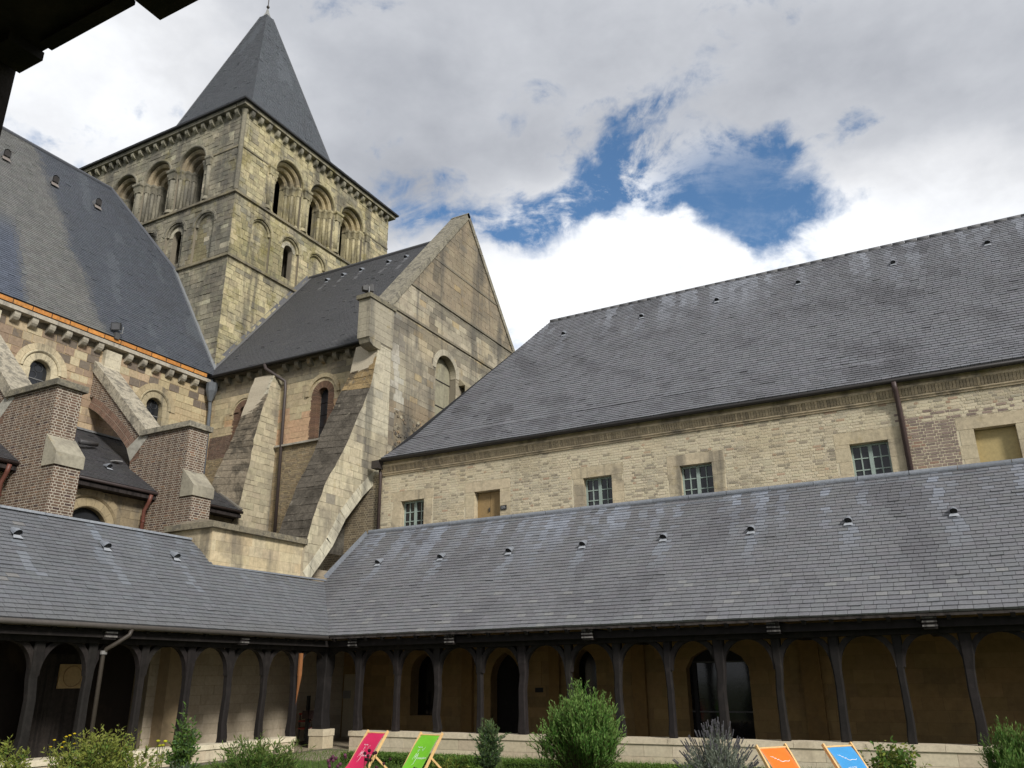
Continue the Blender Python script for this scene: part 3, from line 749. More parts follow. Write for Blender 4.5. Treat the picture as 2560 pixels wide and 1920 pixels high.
for i, h in enumerate(low_h):
    b = bbox(h)
    if i in (0, 2): make('window_glass', slab(FY(YB + 0.5), [rect(b[0] - 0.05, b[1], b[2] + 0.05, b[3] + 0.05)], [], -0.05, 0, (0.004, 0.004, 0.005)), M_GLASS, wl)
    elif i == 3:
        d = part('glazed_door', slab(FY(YB + 0.35), [rect(b[0] - 0.05, b[1], b[2] + 0.05, 2.62)], [], -0.03, 0, (0.012, 0.013, 0.014)), M_GLASS, wl)
        for z in (1.25, 2.62): make('rail', Mesh().box((b[0], YB + 0.31, z - 0.02), (b[2], YB + 0.36, z + 0.02), (0.10, 0.10, 0.10)), M_PAINT, d)
        make('stile', Mesh().box((b[0] + 0.1, YB + 0.30, 0.3), (b[0] + 0.22, YB + 0.36, 2.62), (0.012, 0.011, 0.012)), M_PAINT, d)
        make('head_panel', Mesh().box((b[0], YB + 0.32, 2.64), (b[2], YB + 0.40, 3.1), (0.008, 0.008, 0.008)), M_PAINT, d)
    else: make('door', slab(FY(YB + 0.45), [rect(b[0] - 0.05, b[1], b[2] + 0.05, b[3] + 0.05)], [], -0.06, 0, (0.010, 0.008, 0.007)), M_WOOD, wl)
tag(part('wall_plaque', Mesh().box((-12.66, YB - 0.03, 1.79), (-12.38, YB - 0.002, 1.93), (0.012, 0.011, 0.011)), M_PAINT, None), 'small dark plaque on the gallery wall above the big round bush', 'plaque')
tag(part('door_notice', Mesh().box((-20.45, YB - 0.03, 1.60), (-20.12, YB - 0.002, 1.86), (0.24, 0.23, 0.21)), M_PAINT, None), 'pale notice beside the dark corner doorway of the gallery', 'notice')
# upper storey: buff brickwork
upper = [rect(BX0, UPZ0, BX1, 9.62)]
sur = []
surp = []
for (a, b), kind in [(w, 'w') for w in wins] + [(d, 'd') for d in doors]:
    sur.append(rect(a - 0.42, 6.9, b + 0.42, WZ1 + 0.36))
oh_s = [rect(b[0][0] - 0.015, b[0][1] - 0.015, b[2][0] + 0.015, b[2][1] + 0.015) for b in oh]
uw = part('upper_wall', slab(FY(YB - 0.03), upper, oh_s, -0.6, -0.004, lin(196, 182, 148)), M_MORTAR, bld)
def bcol(u, v):
    pale = lin(194, 180, 146); gold = lin(184, 164, 124); grey = lin(156, 146, 124)
    n = vn(u * 0.55, v * 0.9, 4.0) + 0.5 * vn(u * 1.6, v * 2.2, 9.0)
    c = mixc(pale, gold, sstep(n, -0.1, 0.6) * 0.6)
    n2 = vn(u * 0.45 + 7, v * 0.8, 14.0) + 0.4 * vn(u * 2, v * 2, 2.0)
    c = mixc(c, grey, sstep(n2, -0.05, 0.5) * (0.3 + 0.7 * rnd()))
    if rnd() < 0.14: c = mixc(c, lin(136, 124, 104), 0.75)
    if rnd() < 0.03: c = mixc(c, lin(166, 128, 96), 0.7)
    if -0.95 < u < 3.4 and v < 9.25 + 0.2 * vn(u, 0, 1):       # patch of newer purplish brick
        c = mixc(lin(128, 110, 99), lin(146, 124, 108), rnd()) if rnd() < 0.9 else lin(150, 116, 94)
        if v > 8.9 and rnd() < 0.5: c = pale
    elif rnd() < 0.06 + 0.2 * sstep(vn(u * 0.3, v * 0.5, 31.0), 0.1, 0.5): return jit(lin(196, 182, 148), 0.05)
    return jit(c, 0.10, 0.02)
hb2 = oh + sur
emit(uw, 'brick', blocks(FY(YB - 0.03), upper, sur, 0.088, 0.25, bcol, 0.024, (0.0, 0.008), 'brick', warp=0.004), M_OLDBRICK, 300, 'bricks')
# dressed surrounds: lintel, jamb stones
for (a, b) in wins + doors:
    cs = lambda: jit(lin(192, 174, 136), 0.05, 0.012)
    make('lintel', slab(FY(YB - 0.03), [rect(a - 0.40, WZ1 + 0.004, b + 0.40, WZ1 + 0.35)], [], -0.3, 0.006, cs()), M_STONE, uw)
    z = 6.92
    while z < WZ1 - 0.02:
        h = min(uni(0.3, 0.45), WZ1 - z)
        for s, e in ((a - uni(0.34, 0.42), a), (b, b + uni(0.34, 0.42))):
            make('jamb_stone', slab(FY(YB - 0.03), [rect(s, z + 0.004, e, z + h - 0.003)], [], -0.35, 0.004, cs()), M_STONE, uw)
        z += h
GREEN = lin(146, 160, 152)
for (a, b) in wins:
    w = part('window', Mesh().box((a, YB + 0.20, WZ0), (a + 0.055, YB + 0.26, WZ1), GREEN).box((b - 0.055, YB + 0.20, WZ0), (b, YB + 0.26, WZ1), GREEN).box((a, YB + 0.202, WZ1 - 0.06), (b, YB + 0.258, WZ1), GREEN).box((a, YB + 0.202, WZ0), (b, YB + 0.258, WZ0 + 0.06), GREEN), M_PAINT, bld)
    mid = (a + b) / 2
    make('meeting_stile', Mesh().box((mid - 0.055, YB + 0.185, WZ0), (mid + 0.055, YB + 0.25, WZ1), GREEN), M_PAINT, w)
    hw = (b - a) / 2 - 0.055
    for s in (a + 0.055, mid + 0.055):
        e = s + hw - 0.055
        make('glazing_bar', Mesh().box(((s + e) / 2 - 0.017, YB + 0.205, WZ0), ((s + e) / 2 + 0.017, YB + 0.245, WZ1), GREEN), M_PAINT, w)
        for k in range(5):
            z0 = WZ0 + 0.06 + k * (WZ1 - WZ0 - 0.12) / 4
            if 0 < k < 4: make('glazing_bar', Mesh().box((s, YB + 0.206, z0 - 0.017), (e, YB + 0.244, z0 + 0.017), GREEN), M_PAINT, w)
            if k < 4:
                z1 = z0 + (WZ1 - WZ0 - 0.12) / 4
                for q in (0, 1):
                    xa = s + q * (e - s) / 2; xb = xa + (e - s) / 2
                    t = uni(-0.004, 0.004)
                    make('pane', Mesh().add([(xa, YB + 0.236 + t, z0), (xb, YB + 0.236 - t, z0), (xb, YB + 0.236 - t, z1), (xa, YB + 0.236 + t, z1)], [(0, 1, 2, 3)], jit((0.020, 0.021, 0.024), 0.3)), M_GLASS, w)
    make('backing', Mesh().box((a, YB + 0.42, WZ0), (b, YB + 0.5, WZ1), (0.02, 0.02, 0.02)), M_PAINT, w)
for i, (a, b) in enumerate(doors):
    dcol = lin(150, 126, 88) if i == 0 else lin(172, 154, 108)
    d = part('upper_door', Mesh().box((a, YB + 0.24, 6.95), (b, YB + 0.30, WZ1), dcol), M_PAINT, bld)
    n = 2 if i == 0 else 1
    for k in range(n):
        xa = a + (b - a) * k / n; xb = a + (b - a) * (k + 1) / n
        make('door_board', Mesh().box((xa + 0.006, YB + 0.215, 6.97), (xb - 0.006, YB + 0.238, WZ1 - 0.03), jit(dcol, 0.05)), M_PAINT, d)
    if i == 0: make('handle', Mesh().box(((a + b) / 2 - 0.05, YB + 0.17, 7.83), ((a + b) / 2 - 0.01, YB + 0.21, 7.97), (0.05, 0.045, 0.04)), M_PAINT, d)
sg = tag(part('door_sign', Mesh().box((-13.87, YB - 0.075, 7.79), (-13.64, YB - 0.045, 7.94), (0.03, 0.03, 0.032)), M_PAINT, None), 'small dark sign beside the upper brown door of the brick range', 'sign')
for k, z in enumerate((7.89, 7.845)):
    make('lettering', Mesh().box((-13.84, YB - 0.079, z - 0.008), (-13.69 + 0.02 * k, YB - 0.076, z + 0.008), (0.32, 0.32, 0.32)), M_PAINT, sg)
# cornice: fascia, moulded course of upright bricks, drip
cb = Mesh()
for (z0, z1, pr) in ((9.62, 9.68, 0.05), (9.68, 9.73, 0.09), (9.94, 10.0, 0.20), (10.0, 10.24, 0.14)):
    cb.box((BX0 - pr * 0.3, YB - 0.03 - pr, z0), (BX1, YB + 0.3, z1), jit(lin(196, 174, 134), 0.05))
co = part('cornice', cb, M_STONE, bld)
pcs = []
x = BX0
while x < BX1:
    d = uni(0.075, 0.095)
    fr = FY(YB - 0.03); c = jit(mixc(lin(178, 156, 118), lin(140, 124, 96), rnd()), 0.12)
    prof = [(0.10, 9.73), (0.13, 9.79), (0.15, 9.86), (0.19, 9.94)]
    vs = []
    for pr, z in prof: vs += [(x + 0.005, YB - 0.03 - pr, z), (x + d - 0.005, YB - 0.03 - pr, z)]
    vs += [(x + 0.005, YB, 9.73), (x + d - 0.005, YB, 9.73), (x + 0.005, YB, 9.94), (x + d - 0.005, YB, 9.94)]
    fs = [(0, 1, 3, 2), (2, 3, 5, 4), (4, 5, 7, 6), (8, 0, 2, 4, 6, 10), (1, 9, 11, 7, 5, 3)]
    pcs.append((vs, fs, c)); x += d
emit(co, 'cornice_brick', pcs, M_OLDBRICK, 120, 'cornice_bricks')
# roof with a bell-cast foot and a hip towards the church
EZ, RZ, YR = 10.22, 17.42, 31.0
prof = [(24.76, EZ), (25.75, EZ + 0.92), (YR, RZ)]
hipx = lambda y: -18.95 + (y - 24.76) / (YR - 24.76) * 4.44
rm = Mesh()
broof = None
def col_b(u, v, y):
    c = jit((0.162, 0.164, 0.177), 0.08, 0.015)
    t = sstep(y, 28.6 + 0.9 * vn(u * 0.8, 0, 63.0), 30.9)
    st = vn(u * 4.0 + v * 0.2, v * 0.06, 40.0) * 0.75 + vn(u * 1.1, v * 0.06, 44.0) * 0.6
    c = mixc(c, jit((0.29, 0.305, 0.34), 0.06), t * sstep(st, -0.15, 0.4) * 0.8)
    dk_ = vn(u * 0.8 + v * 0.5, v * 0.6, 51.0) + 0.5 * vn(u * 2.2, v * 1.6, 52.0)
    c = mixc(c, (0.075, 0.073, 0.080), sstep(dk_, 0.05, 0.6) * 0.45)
    for vx in (-13.35, -9.84, -6.71, -3.6, -0.3, 2.68):
        if abs(u - vx - 0.03) < 0.14 and y < 29.9: c = mixc(c, (0.22, 0.23, 0.26), 0.5 * sstep(y, 27.9, 29.9))
    return c
bp = []
for (y0, z0), (y1, z1) in zip(prof, prof[1:]):
    L = sqrt((y1 - y0) ** 2 + (z1 - z0) ** 2)
    fr = roof_frame((0, y0, z0), (1, 0, 0), (0, y1 - y0, z1 - z0))
    rg = ccw([(hipx(y0), 0), (BX1, 0), (BX1, L), (hipx(y1), L)])
    rm.add(*prism(fr, rg, -0.15, -0.006, True), (0.05, 0.045, 0.04))
    n = max(1, round(L / 0.148)); gg = L / n
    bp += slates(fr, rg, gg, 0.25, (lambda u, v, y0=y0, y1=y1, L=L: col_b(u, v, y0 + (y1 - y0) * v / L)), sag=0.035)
# hip end and far slope
rm.add([(-18.95, 24.76, EZ), (hipx(YR), YR, RZ), (-18.95, 37.2, EZ)], [(0, 1, 2)], (0.07, 0.07, 0.075))
rm.add([(hipx(YR), YR, RZ), (BX1, YR, RZ), (BX1, 37.2, EZ), (-18.95, 37.2, EZ)], [(0, 1, 2, 3)], (0.08, 0.08, 0.085))
rm.box((BX0, 25.4, 6), (BX1, 36.8, 9.9), (0.2, 0.17, 0.12))
broof = part('roof', rm, M_DECK, bld)
emit(broof, 'slate', bp, M_SLATE, 300, 'slates')
x = hipx(YR)
while x < BX1:
    L = 0.42; make('ridge_tile', Mesh().tube([(x, YR, RZ + 0.01), (x + L - 0.01, YR, RZ + 0.01)], 0.11, jit((0.12, 0.12, 0.125), 0.15), 8), M_SLATE, broof, True); x += L
v0 = make('roof_vent', vent_mesh((0, 5.25, 6.28), (0, -6.28, 5.25), 0.8), M_LEAD, broof); v0.location = (-13.35, 29.82, 16.11)
for x, y, z in ((-9.84, 29.9, 16.12), (-6.71, 29.9, 16.12), (-3.6, 29.9, 16.12), (-0.3, 29.87, 16.08), (2.68, 29.85, 16.06), (6, 29.85, 16.06)): copy_at(v0, broof, (x, y - 0.03, z + 0.05))
part('gutter', Mesh().tube([(-19.0, 24.72, 10.15), (BX1, 24.72, 10.15)], 0.06, (0.03, 0.026, 0.024), 8), M_PIPE, bld, True)
part('hopper', Mesh().box((-19.28, 24.6, 9.85), (-18.98, 24.95, 10.15), (0.04, 0.034, 0.032)), M_PIPE, bld)
tube_pipe('downpipe', [(-19.12, 24.95, 10.0), (-19.12, 25.0, 9.6), (-19.12, 25.0, 6.9)], 0.065, (0.055, 0.038, 0.034), bld)
tube_pipe('downpipe', [(-0.8, 24.72, 10.12), (-0.8, 24.80, 9.9), (-0.78, 25.0, 9.55), (-0.76, 25.0, 6.9)], 0.075, (0.065, 0.042, 0.038), bld)

lk = part('link_wall', Mesh().box((-21.8, YB + 0.024, 0.1), (BX0 + 0.02, YB + 0.5, 9.75), lin(176, 162, 130)).box((-26, YB + 0.1, 0.1), (-21.8, YB + 0.5, 6.8), lin(150, 138, 110)), M_MORTAR, bld)
emit(lk, 'brick', blocks(FY(YB + 0.02), [rect(-21.8, 5.0, BX0, 9.7)], [], 0.088, 0.25, lambda u, v: jit(mixc(lin(140, 122, 90), lin(110, 96, 74), rnd()), 0.1), 0.022, (0.0, 0.006), 'brick'), M_OLDBRICK, 0, 'bricks')

# ------------------------------------------------------------------ church: transept with its gable
XG, YT = -19.6, 25.97
trn = thing('church_transept', 'church transept with tall stone gable and dark slate roof, right of the tower', 'church', (-24, 32, 0))
gz = [(25.97, 5.0), (38.1, 5.0), (38.1, 17.75), (32.02, 25.0), (25.97, 17.62)]
gw = archp(30.22, 0.86, 12.0, 15.62, 12)
gw2 = archp(33.85, 0.6, 12.0, 15.95, 10)
gwall = part('gable_wall', slab(FX(XG), [gz], [archp(30.22, 0.88, 11.98, 15.62, 12), archp(33.85, 0.62, 11.98, 15.95, 10)], -0.9, -0.012, C_MORTD), M_MORTAR, trn)
def gcol(u, v):
    c = mixc(lin(184, 172, 142), lin(162, 150, 124), rnd())
    n = vn(u * 0.4, v * 0.5, 60.0)
    c = mixc(c, lin(186, 162, 112), sstep(n, 0.2, 0.6) * 0.4)
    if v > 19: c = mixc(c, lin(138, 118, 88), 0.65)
    if v < 13.5 and 26.0 < u < 29.3 and vn(u, v, 2.0) > -0.25: c = mixc(c, lin(148, 128, 96), 0.8)
    if rnd() < 0.03: c = mixc(c, lin(196, 164, 96), 0.5)
    if rnd() < 0.06: c = mixc(c, lin(118, 112, 98), 0.55)
    if abs(u - 29.15 + 0.02 * (v - 19)) < 0.24 and 15.2 < v < 21.4: c = mixc(c, lin(86, 80, 70), 0.62)
    if abs(u - 26.45) < 0.28 and v < 17.2: c = mixc(c, lin(116, 112, 104) if vn(u * 2, v * 0.4, 5) > 0 else lin(190, 186, 172), 0.6)
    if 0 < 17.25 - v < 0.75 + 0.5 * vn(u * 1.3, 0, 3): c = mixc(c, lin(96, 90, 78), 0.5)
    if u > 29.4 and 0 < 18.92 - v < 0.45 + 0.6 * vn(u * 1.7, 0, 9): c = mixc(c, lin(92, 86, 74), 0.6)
    if abs(u - 36.2) < 0.2 and 18 < v < 21: c = mixc(c, lin(96, 90, 78), 0.5)
    return jit(c, 0.055, 0.012)
band = rect(26.35, 9.0, 29.3, 12.8)
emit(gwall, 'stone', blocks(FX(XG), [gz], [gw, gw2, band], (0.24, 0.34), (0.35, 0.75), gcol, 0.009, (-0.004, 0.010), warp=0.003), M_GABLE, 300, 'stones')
# flint and rubble patch low on the gable
fl = []
for i in range(420):
    u, v = uni(26.4, 29.25), uni(9.0, 12.75)
    r = uni(0.03, 0.11) * (1 if rnd() < 0.85 else 1.5); k = random.randint(5, 7); a0 = uni(0, 6)
    pg = [(u + r * uni(0.7, 1.15) * cos(a0 + 2 * pi * j / k), v + r * uni(0.6, 1.0) * sin(a0 + 2 * pi * j / k)) for j in range(k)]
    fl.append((*prism(FX(XG), pg, -0.02, uni(0.0, 0.03)), jit(random.choice((lin(150, 138, 112), lin(185, 172, 140), lin(88, 82, 74), lin(170, 140, 100), lin(120, 108, 88))), 0.1)))
emit(gwall, 'flint', fl, M_GABLE, 60, 'flints')
part('plaster_patch', slab(FX(XG), [band], [], -0.5, -0.008, lin(150, 134, 104)), M_GABLE, trn)
# string courses
for (z, y0, y1, pr) in ((17.30, 25.97, 38.1, 0.07), (18.98, 27.15, 36.95, 0.06), (21.15, 29.05, 35.1, 0.03)):
    part('string_course', Mesh().box((XG - 0.1, y0, z - 0.06), (XG + pr, y1, z + 0.05), lin(132, 122, 100)), M_GABLE, trn)
# arched opening closed with boards, and the small arch beside the roof
emit(gwall, 'voussoir', ring(FX(XG), 30.22, 15.62, 0.86, 1.14, -0.3, 0.03, 13, lambda u, v: jit(lin(176, 166, 140), 0.1), 0.01) + ring(FX(XG), 33.85, 15.95, 0.6, 0.82, -0.3, 0.03, 9, lambda u, v: jit(lin(170, 160, 132), 0.1), 0.01), M_GABLE, 60)
bd = part('boarding', slab(FX(XG - 0.35), [rect(29.3, 12.0, 31.1, 16.55)], [], -0.05, -0.02, lin(120, 112, 80)), M_PAINT, trn)
for k in range(4):
    y0 = 29.36 + k * 0.43
    make('board', slab(FX(XG - 0.35), [rect(y0 + 0.006, 12.0, y0 + 0.424, 16.2 + 0.25 * sin(pi * (k + 0.5) / 4))], [], -0.02, uni(0.0, 0.008), jit(lin(160, 154, 124), 0.08)), M_GABLE, bd)
for z in (12.9, 14.05, 15.3): make('iron_bar', Mesh().box((XG - 0.34, 29.36, z - 0.02), (XG - 0.32, 31.08, z + 0.02), (0.04, 0.035, 0.03)), M_PAINT, bd)
part('small_opening', slab(FX(XG - 0.4), [rect(33.2, 12.0, 34.5, 16.6)], [], -0.05, 0, (0.02, 0.018, 0.016)), M_PAINT, trn)
part('ledge', Mesh().add([(XG, 31.35, 15.35), (XG + 0.35, 31.35, 15.35), (XG + 0.35, 33.0, 15.35), (XG, 33.0, 15.35), (XG, 31.35, 15.75), (XG, 33.0, 15.75), (XG + 0.35, 31.35, 12.0), (XG + 0.35, 33.0, 12.0)], [(0, 1, 4), (1, 2, 5, 4), (2, 3, 5), (1, 6, 7, 2), (0, 3, 2, 1)], lin(150, 138, 108)), M_GABLE, trn)
# coping
fc = FX(XG)
for (a, b) in (((25.55, 17.35), (32.02, 25.17)), ((38.5, 17.35), (32.02, 25.17))):
    n = 9
    for k in range(n):
        p = Vector((a[0] + (b[0] - a[0]) * k / n, a[1] + (b[1] - a[1]) * k / n)); q = Vector((a[0] + (b[0] - a[0]) * (k + 0.985) / n, a[1] + (b[1] - a[1]) * (k + 0.985) / n))
        d = (q - p).normalized(); nn = Vector((-d.y, d.x)) if a[0] < b[0] else Vector((d.y, -d.x))
        o0, o1 = p - nn * 0.25, q - nn * 0.25
        pg = ccw([tuple(p), tuple(q), tuple(o1), tuple(o0)])
        part('gable_coping', Mesh().add(*prism(fc, pg, -0.95, 0.07, True), jit(lin(140, 134, 118), 0.1)), M_COPING, trn)
# kneeler pinnacle on the near corner
pn_ = Mesh()
pcs = []
for k in range(6):
    z0 = 15.35 + k * 0.29
    pcs.append((*prism(FX(XG + 0.04), rect(24.38, z0 + 0.004, 26.0, z0 + 0.285), -0.60, 0.0, True), jit(lin(164, 154, 128), 0.06)))
pin = part('kneeler', Mesh().box((XG - 0.53, 24.44, 15.3), (XG + 0.02, 26.0, 17.05), C_MORTD), M_STONE, trn)
emit(pin, 'stone', pcs, M_STONE, 10)
make('kneeler_cap', Mesh().box((XG - 0.64, 24.28, 17.09), (XG + 0.10, 26.1, 17.28), lin(122, 116, 98)), M_COPING, pin)
make('kneeler_corbel', Mesh().add(*prism(Frame((XG + 0.03, 0, 0), (0, 1, 0), (0, 0, 1), (1, 0, 0)), ccw([(24.42, 15.35), (25.2, 15.35), (25.2, 15.02), (24.7, 15.05), (24.5, 15.15)]), -0.55, 0.0, True), lin(160, 150, 122)), M_STONE, pin)
# pipe down the gable face
# transept side wall
tw = [rect(-30.2, 7.0, -19.7, 15.72)]
th = [archp(-23.18, 0.33, 11.98, 13.95, 8), archp(-27.85, 0.33, 11.18, 13.85, 8)]
surr = [archp(-23.18, 0.62, 11.95, 13.95, 10), archp(-27.85, 0.62, 11.2, 13.85, 10)]
tside = part('side_wall', slab(FY(YT), tw, th, -0.7, -0.012, C_MORT), M_MORTAR, trn)
def tcol(u, v):
    c = mixc(lin(186, 168, 124), lin(168, 150, 112), rnd())
    n = vn(u * 0.6, v * 0.8, 70.0)
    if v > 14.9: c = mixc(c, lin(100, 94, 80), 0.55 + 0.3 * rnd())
    if v < 13.6 and n > -0.1 and v > 11.9: c = mixc(c, lin(196, 148, 104), 0.7)
    return jit(c, 0.08, 0.02)
lowb = [rect(-30.2, 7.0, -19.7, 11.85)]
brk = rect(-29.9, 11.85, -28.0, 12.9)
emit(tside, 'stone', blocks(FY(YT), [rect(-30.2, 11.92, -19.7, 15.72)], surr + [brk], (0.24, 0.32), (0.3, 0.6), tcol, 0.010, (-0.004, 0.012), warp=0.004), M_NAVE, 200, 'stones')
def ocol(u, v): return jit(mixc(lin(160, 138, 96), lin(128, 112, 84), rnd()), 0.1, 0.02)
def redb(u, v): return jit(mixc(lin(124, 98, 80), lin(102, 82, 69), rnd()), 0.12, 0.03)
emit(tside, 'brick', blocks(FY(YT), lowb, [], 0.085, 0.24, ocol, 0.016, (-0.006, 0.008), 'brick', warp=0.004) + blocks(FY(YT), [brk], surr, 0.085, 0.24, redb, 0.016, (-0.004, 0.006), 'brick'), M_OLDBRICK, 80, 'bricks')
pcs = []
for (cx, z0, sp) in ((-23.18, 12.0, 13.95), (-27.85, 11.2, 13.85)):
    pcs += ring(FY(YT), cx, sp, 0.31, 0.62, -0.25, 0.012, 17, redb, 0.016)
    z = z0
    while z < sp:
        for s in (-1, 1):
            L = 0.31; a, b = cx + s * 0.31, cx + s * (0.62 + uni(-0.04, 0.08))
            pcs.append((*prism(FY(YT), ccw(rect(min(a, b), z + 0.006, max(a, b), z + 0.078)), -0.25, 0.012), redb(0, 0)))
        z += 0.085
emit(tside, 'window_brick', pcs, M_BRICK, 120, 'window_bricks')
emit(tside, 'hood_stone', ring(FY(YT), -23.18, 13.95, 0.78, 0.96, -0.1, 0.07, 11, tcol, 0.012) + ring(FY(YT), -27.85, 13.85, 0.70, 0.86, -0.1, 0.05, 9, tcol, 0.012), M_NAVE, 30)
for (cx, z0, sp) in ((-23.18, 12.0, 13.95), (-27.85, 11.2, 13.85)):
    g_ = part('window', slab(FY(YT + 0.28), [rect(cx - 0.33, z0, cx + 0.33, sp + 0.35)], [], -0.03, 0, (0.028, 0.030, 0.034)), M_GLASS, trn)
    for z in np.arange(z0 + 0.55, sp + 0.3, 0.55): make('saddle_bar', Mesh().box((cx - 0.31, YT + 0.255, z - 0.012), (cx + 0.31, YT + 0.275, z + 0.012), (0.02, 0.02, 0.02)), M_PAINT, g_)
part('ledge', Mesh().box((-25.62, YT - 0.16, 11.84), (-19.8, YT + 0.1, 11.92), lin(168, 162, 146)), M_STONE, trn)
# corbels and dark eave
cbm = Mesh()
def corbel_mesh(nx, ny, d=0.30, w=0.22, h=0.34, col=(0.3, 0.28, 0.22)):
    """stone corbel with a rounded underside, at the origin under its top back edge; (nx, ny) points out of the wall"""
    m = Mesh(); prof = [(0, 0), (d, 0), (d, -h * 0.35), (d * 0.9, -h * 0.6), (d * 0.65, -h * 0.82), (d * 0.3, -h * 0.95), (0, -h)]
    tx, ty = -ny, nx; vs = []
    for s in (-w / 2, w / 2):
        for a, z in prof: vs.append((nx * a + tx * s, ny * a + ty * s, z))
    k = len(prof); fs = [tuple(range(k)), tuple(reversed(range(k, 2 * k)))] + [(i + k, i + k + 1 if i + 1 < k else k, (i + 1) % k, i) for i in range(k)]
    return m.add(vs, fs, col)
c0 = None
x = -29.7
while x < -20.8:
    if abs(x + 26.2) > 0.45:
        if c0 is None: c0 = make('corbel', corbel_mesh(0, -1, 0.26, 0.22, 0.34, lin(120, 112, 94)), M_NAVE, trn); c0.location = (x, YT, 15.72); c0.matrix_parent_inverse = PW[trn.name]
        else: copy_at(c0, trn, (x, YT, 15.72))
    x += 0.72
part('eave_course', Mesh().box((-30.2, YT - 0.30, 15.70), (-20.3, YT + 0.1, 15.86), lin(92, 86, 74)), M_NAVE, trn)
# roof
TR = 32.02; tz0, tz1 = 15.85, 24.0
te = 25.52
L = sqrt((TR - te) ** 2 + (tz1 - tz0) ** 2)
fr_t = roof_frame((0, te, tz0), (1, 0, 0), (0, TR - te, tz1 - tz0))
rg = rect(-30.28, 0, XG - 0.85, L)
rm = Mesh(); rm.add(*prism(fr_t, rg, -0.15, -0.006, True), (0.04, 0.04, 0.04))
rm.add([(-30.28, TR, tz1), (XG - 0.5, TR, tz1), (XG - 0.5, 38.5, tz0), (-30.28, 38.5, tz0)], [(0, 1, 2, 3)], (0.06, 0.06, 0.065))
troof = part('roof', rm, M_DECK, trn)
def col_t(u, v):
    c = jit((0.088, 0.089, 0.094), 0.06, 0.015)
    for vx in (-28.09, -27.01, -25.78, -23.98, -22.85):
        if abs(u - vx - 0.03) < 0.07 and L - 2.6 < v < L - 1.1: c = mixc(c, (0.24, 0.24, 0.25), 0.6)
    if rnd() < 0.002: c = (0.12, 0.12, 0.118)
    return c
emit(troof, 'slate', slates(fr_t, rg, L / 78, 0.24, col_t, lift=(0.012, 0.015)), M_SLATED, 0, 'slates')
part('ridge', Mesh().tube([(-30.2, TR, tz1 + 0.02), (XG - 0.6, TR, tz1 + 0.02)], 0.11, (0.08, 0.08, 0.085), 8), M_SLATE, trn)
v0 = make('roof_vent', vent_mesh((0, TR - te, tz1 - tz0), (0, te - TR + 0.0, 0) if False else (0, -(tz1 - tz0), TR - te), 0.9), M_LEAD, troof); v0.location = (-28.09, 31.14, 22.9)
for x in (-27.01, -25.78, -23.98, -22.85): copy_at(v0, troof, (x, 31.2, 22.98))
part('flashing', Mesh().add([fr_t.P(-30.28, 0, 0.03), fr_t.P(-29.98, 0, 0.03), fr_t.P(-29.98, L, 0.03), fr_t.P(-30.28, L, 0.03), fr_t.P(-30.26, 0, 0.22), fr_t.P(-30.26, L, 0.22)], [(0, 1, 2, 3), (0, 3, 5, 4)], (0.15, 0.15, 0.155)), M_LEAD, trn)
part('gutter', Mesh().tube([(-29.9, te - 0.03, tz0 - 0.06), (-20.35, te - 0.03, tz0 - 0.06)], 0.07, (0.03, 0.03, 0.032), 8), M_PIPE, trn, True)
tube_pipe('downpipe', [(-26.3, 25.45, 15.75), (-26.15, 25.40, 15.5), (-25.6, 25.6, 15.1), (-25.35, 25.85, 14.9), (-25.3, 25.86, 14.5), (-25.18, 25.86, 7.5)], 0.075, (0.06, 0.046, 0.042), trn)
tube_pipe('downpipe', [(-29.75, 25.6, 15.7), (-29.78, 25.6, 15.0), (-29.8, 25.7, 14.2), (-29.8, 25.75, 11.2), (-29.95, 25.5, 10.6)], 0.085, (0.11, 0.12, 0.13), trn, M_LEAD)
part('rain_hopper', Mesh().lathe((-29.76, 25.62, 14.6), [(0.09, 0), (0.14, 0.15), (0.26, 0.5), (0.27, 0.9)], (0.11, 0.12, 0.13), 10), M_LEAD, trn)

# ------------------------------------------------------------------ church: crossing tower and spire
X1, X0, Y0, Y1 = -30.28, -43.38, 26.07, 39.17
twr = thing('church_tower', 'square Romanesque stone tower with arcaded belfry and slate spire', 'tower', (-36.8, 32.6, 0))
ZT, S1, S2, ZB = 31.75, 26.52, 22.76, 13.0
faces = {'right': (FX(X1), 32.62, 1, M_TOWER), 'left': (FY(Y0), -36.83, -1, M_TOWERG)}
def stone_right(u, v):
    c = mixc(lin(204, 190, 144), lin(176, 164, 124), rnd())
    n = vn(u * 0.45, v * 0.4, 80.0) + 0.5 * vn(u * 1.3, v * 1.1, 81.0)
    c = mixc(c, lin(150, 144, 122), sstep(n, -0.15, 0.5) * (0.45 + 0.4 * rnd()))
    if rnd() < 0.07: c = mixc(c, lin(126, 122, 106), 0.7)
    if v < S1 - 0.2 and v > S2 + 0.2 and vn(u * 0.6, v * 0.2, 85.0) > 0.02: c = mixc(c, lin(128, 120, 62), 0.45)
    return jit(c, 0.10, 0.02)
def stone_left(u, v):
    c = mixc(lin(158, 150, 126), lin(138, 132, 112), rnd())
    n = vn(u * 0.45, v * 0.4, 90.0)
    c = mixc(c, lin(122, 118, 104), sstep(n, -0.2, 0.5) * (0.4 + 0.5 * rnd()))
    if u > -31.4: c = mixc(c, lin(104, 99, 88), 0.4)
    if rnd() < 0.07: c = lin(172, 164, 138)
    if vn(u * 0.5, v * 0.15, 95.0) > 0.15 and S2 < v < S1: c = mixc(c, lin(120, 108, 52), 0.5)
    return jit(c, 0.11, 0.02)
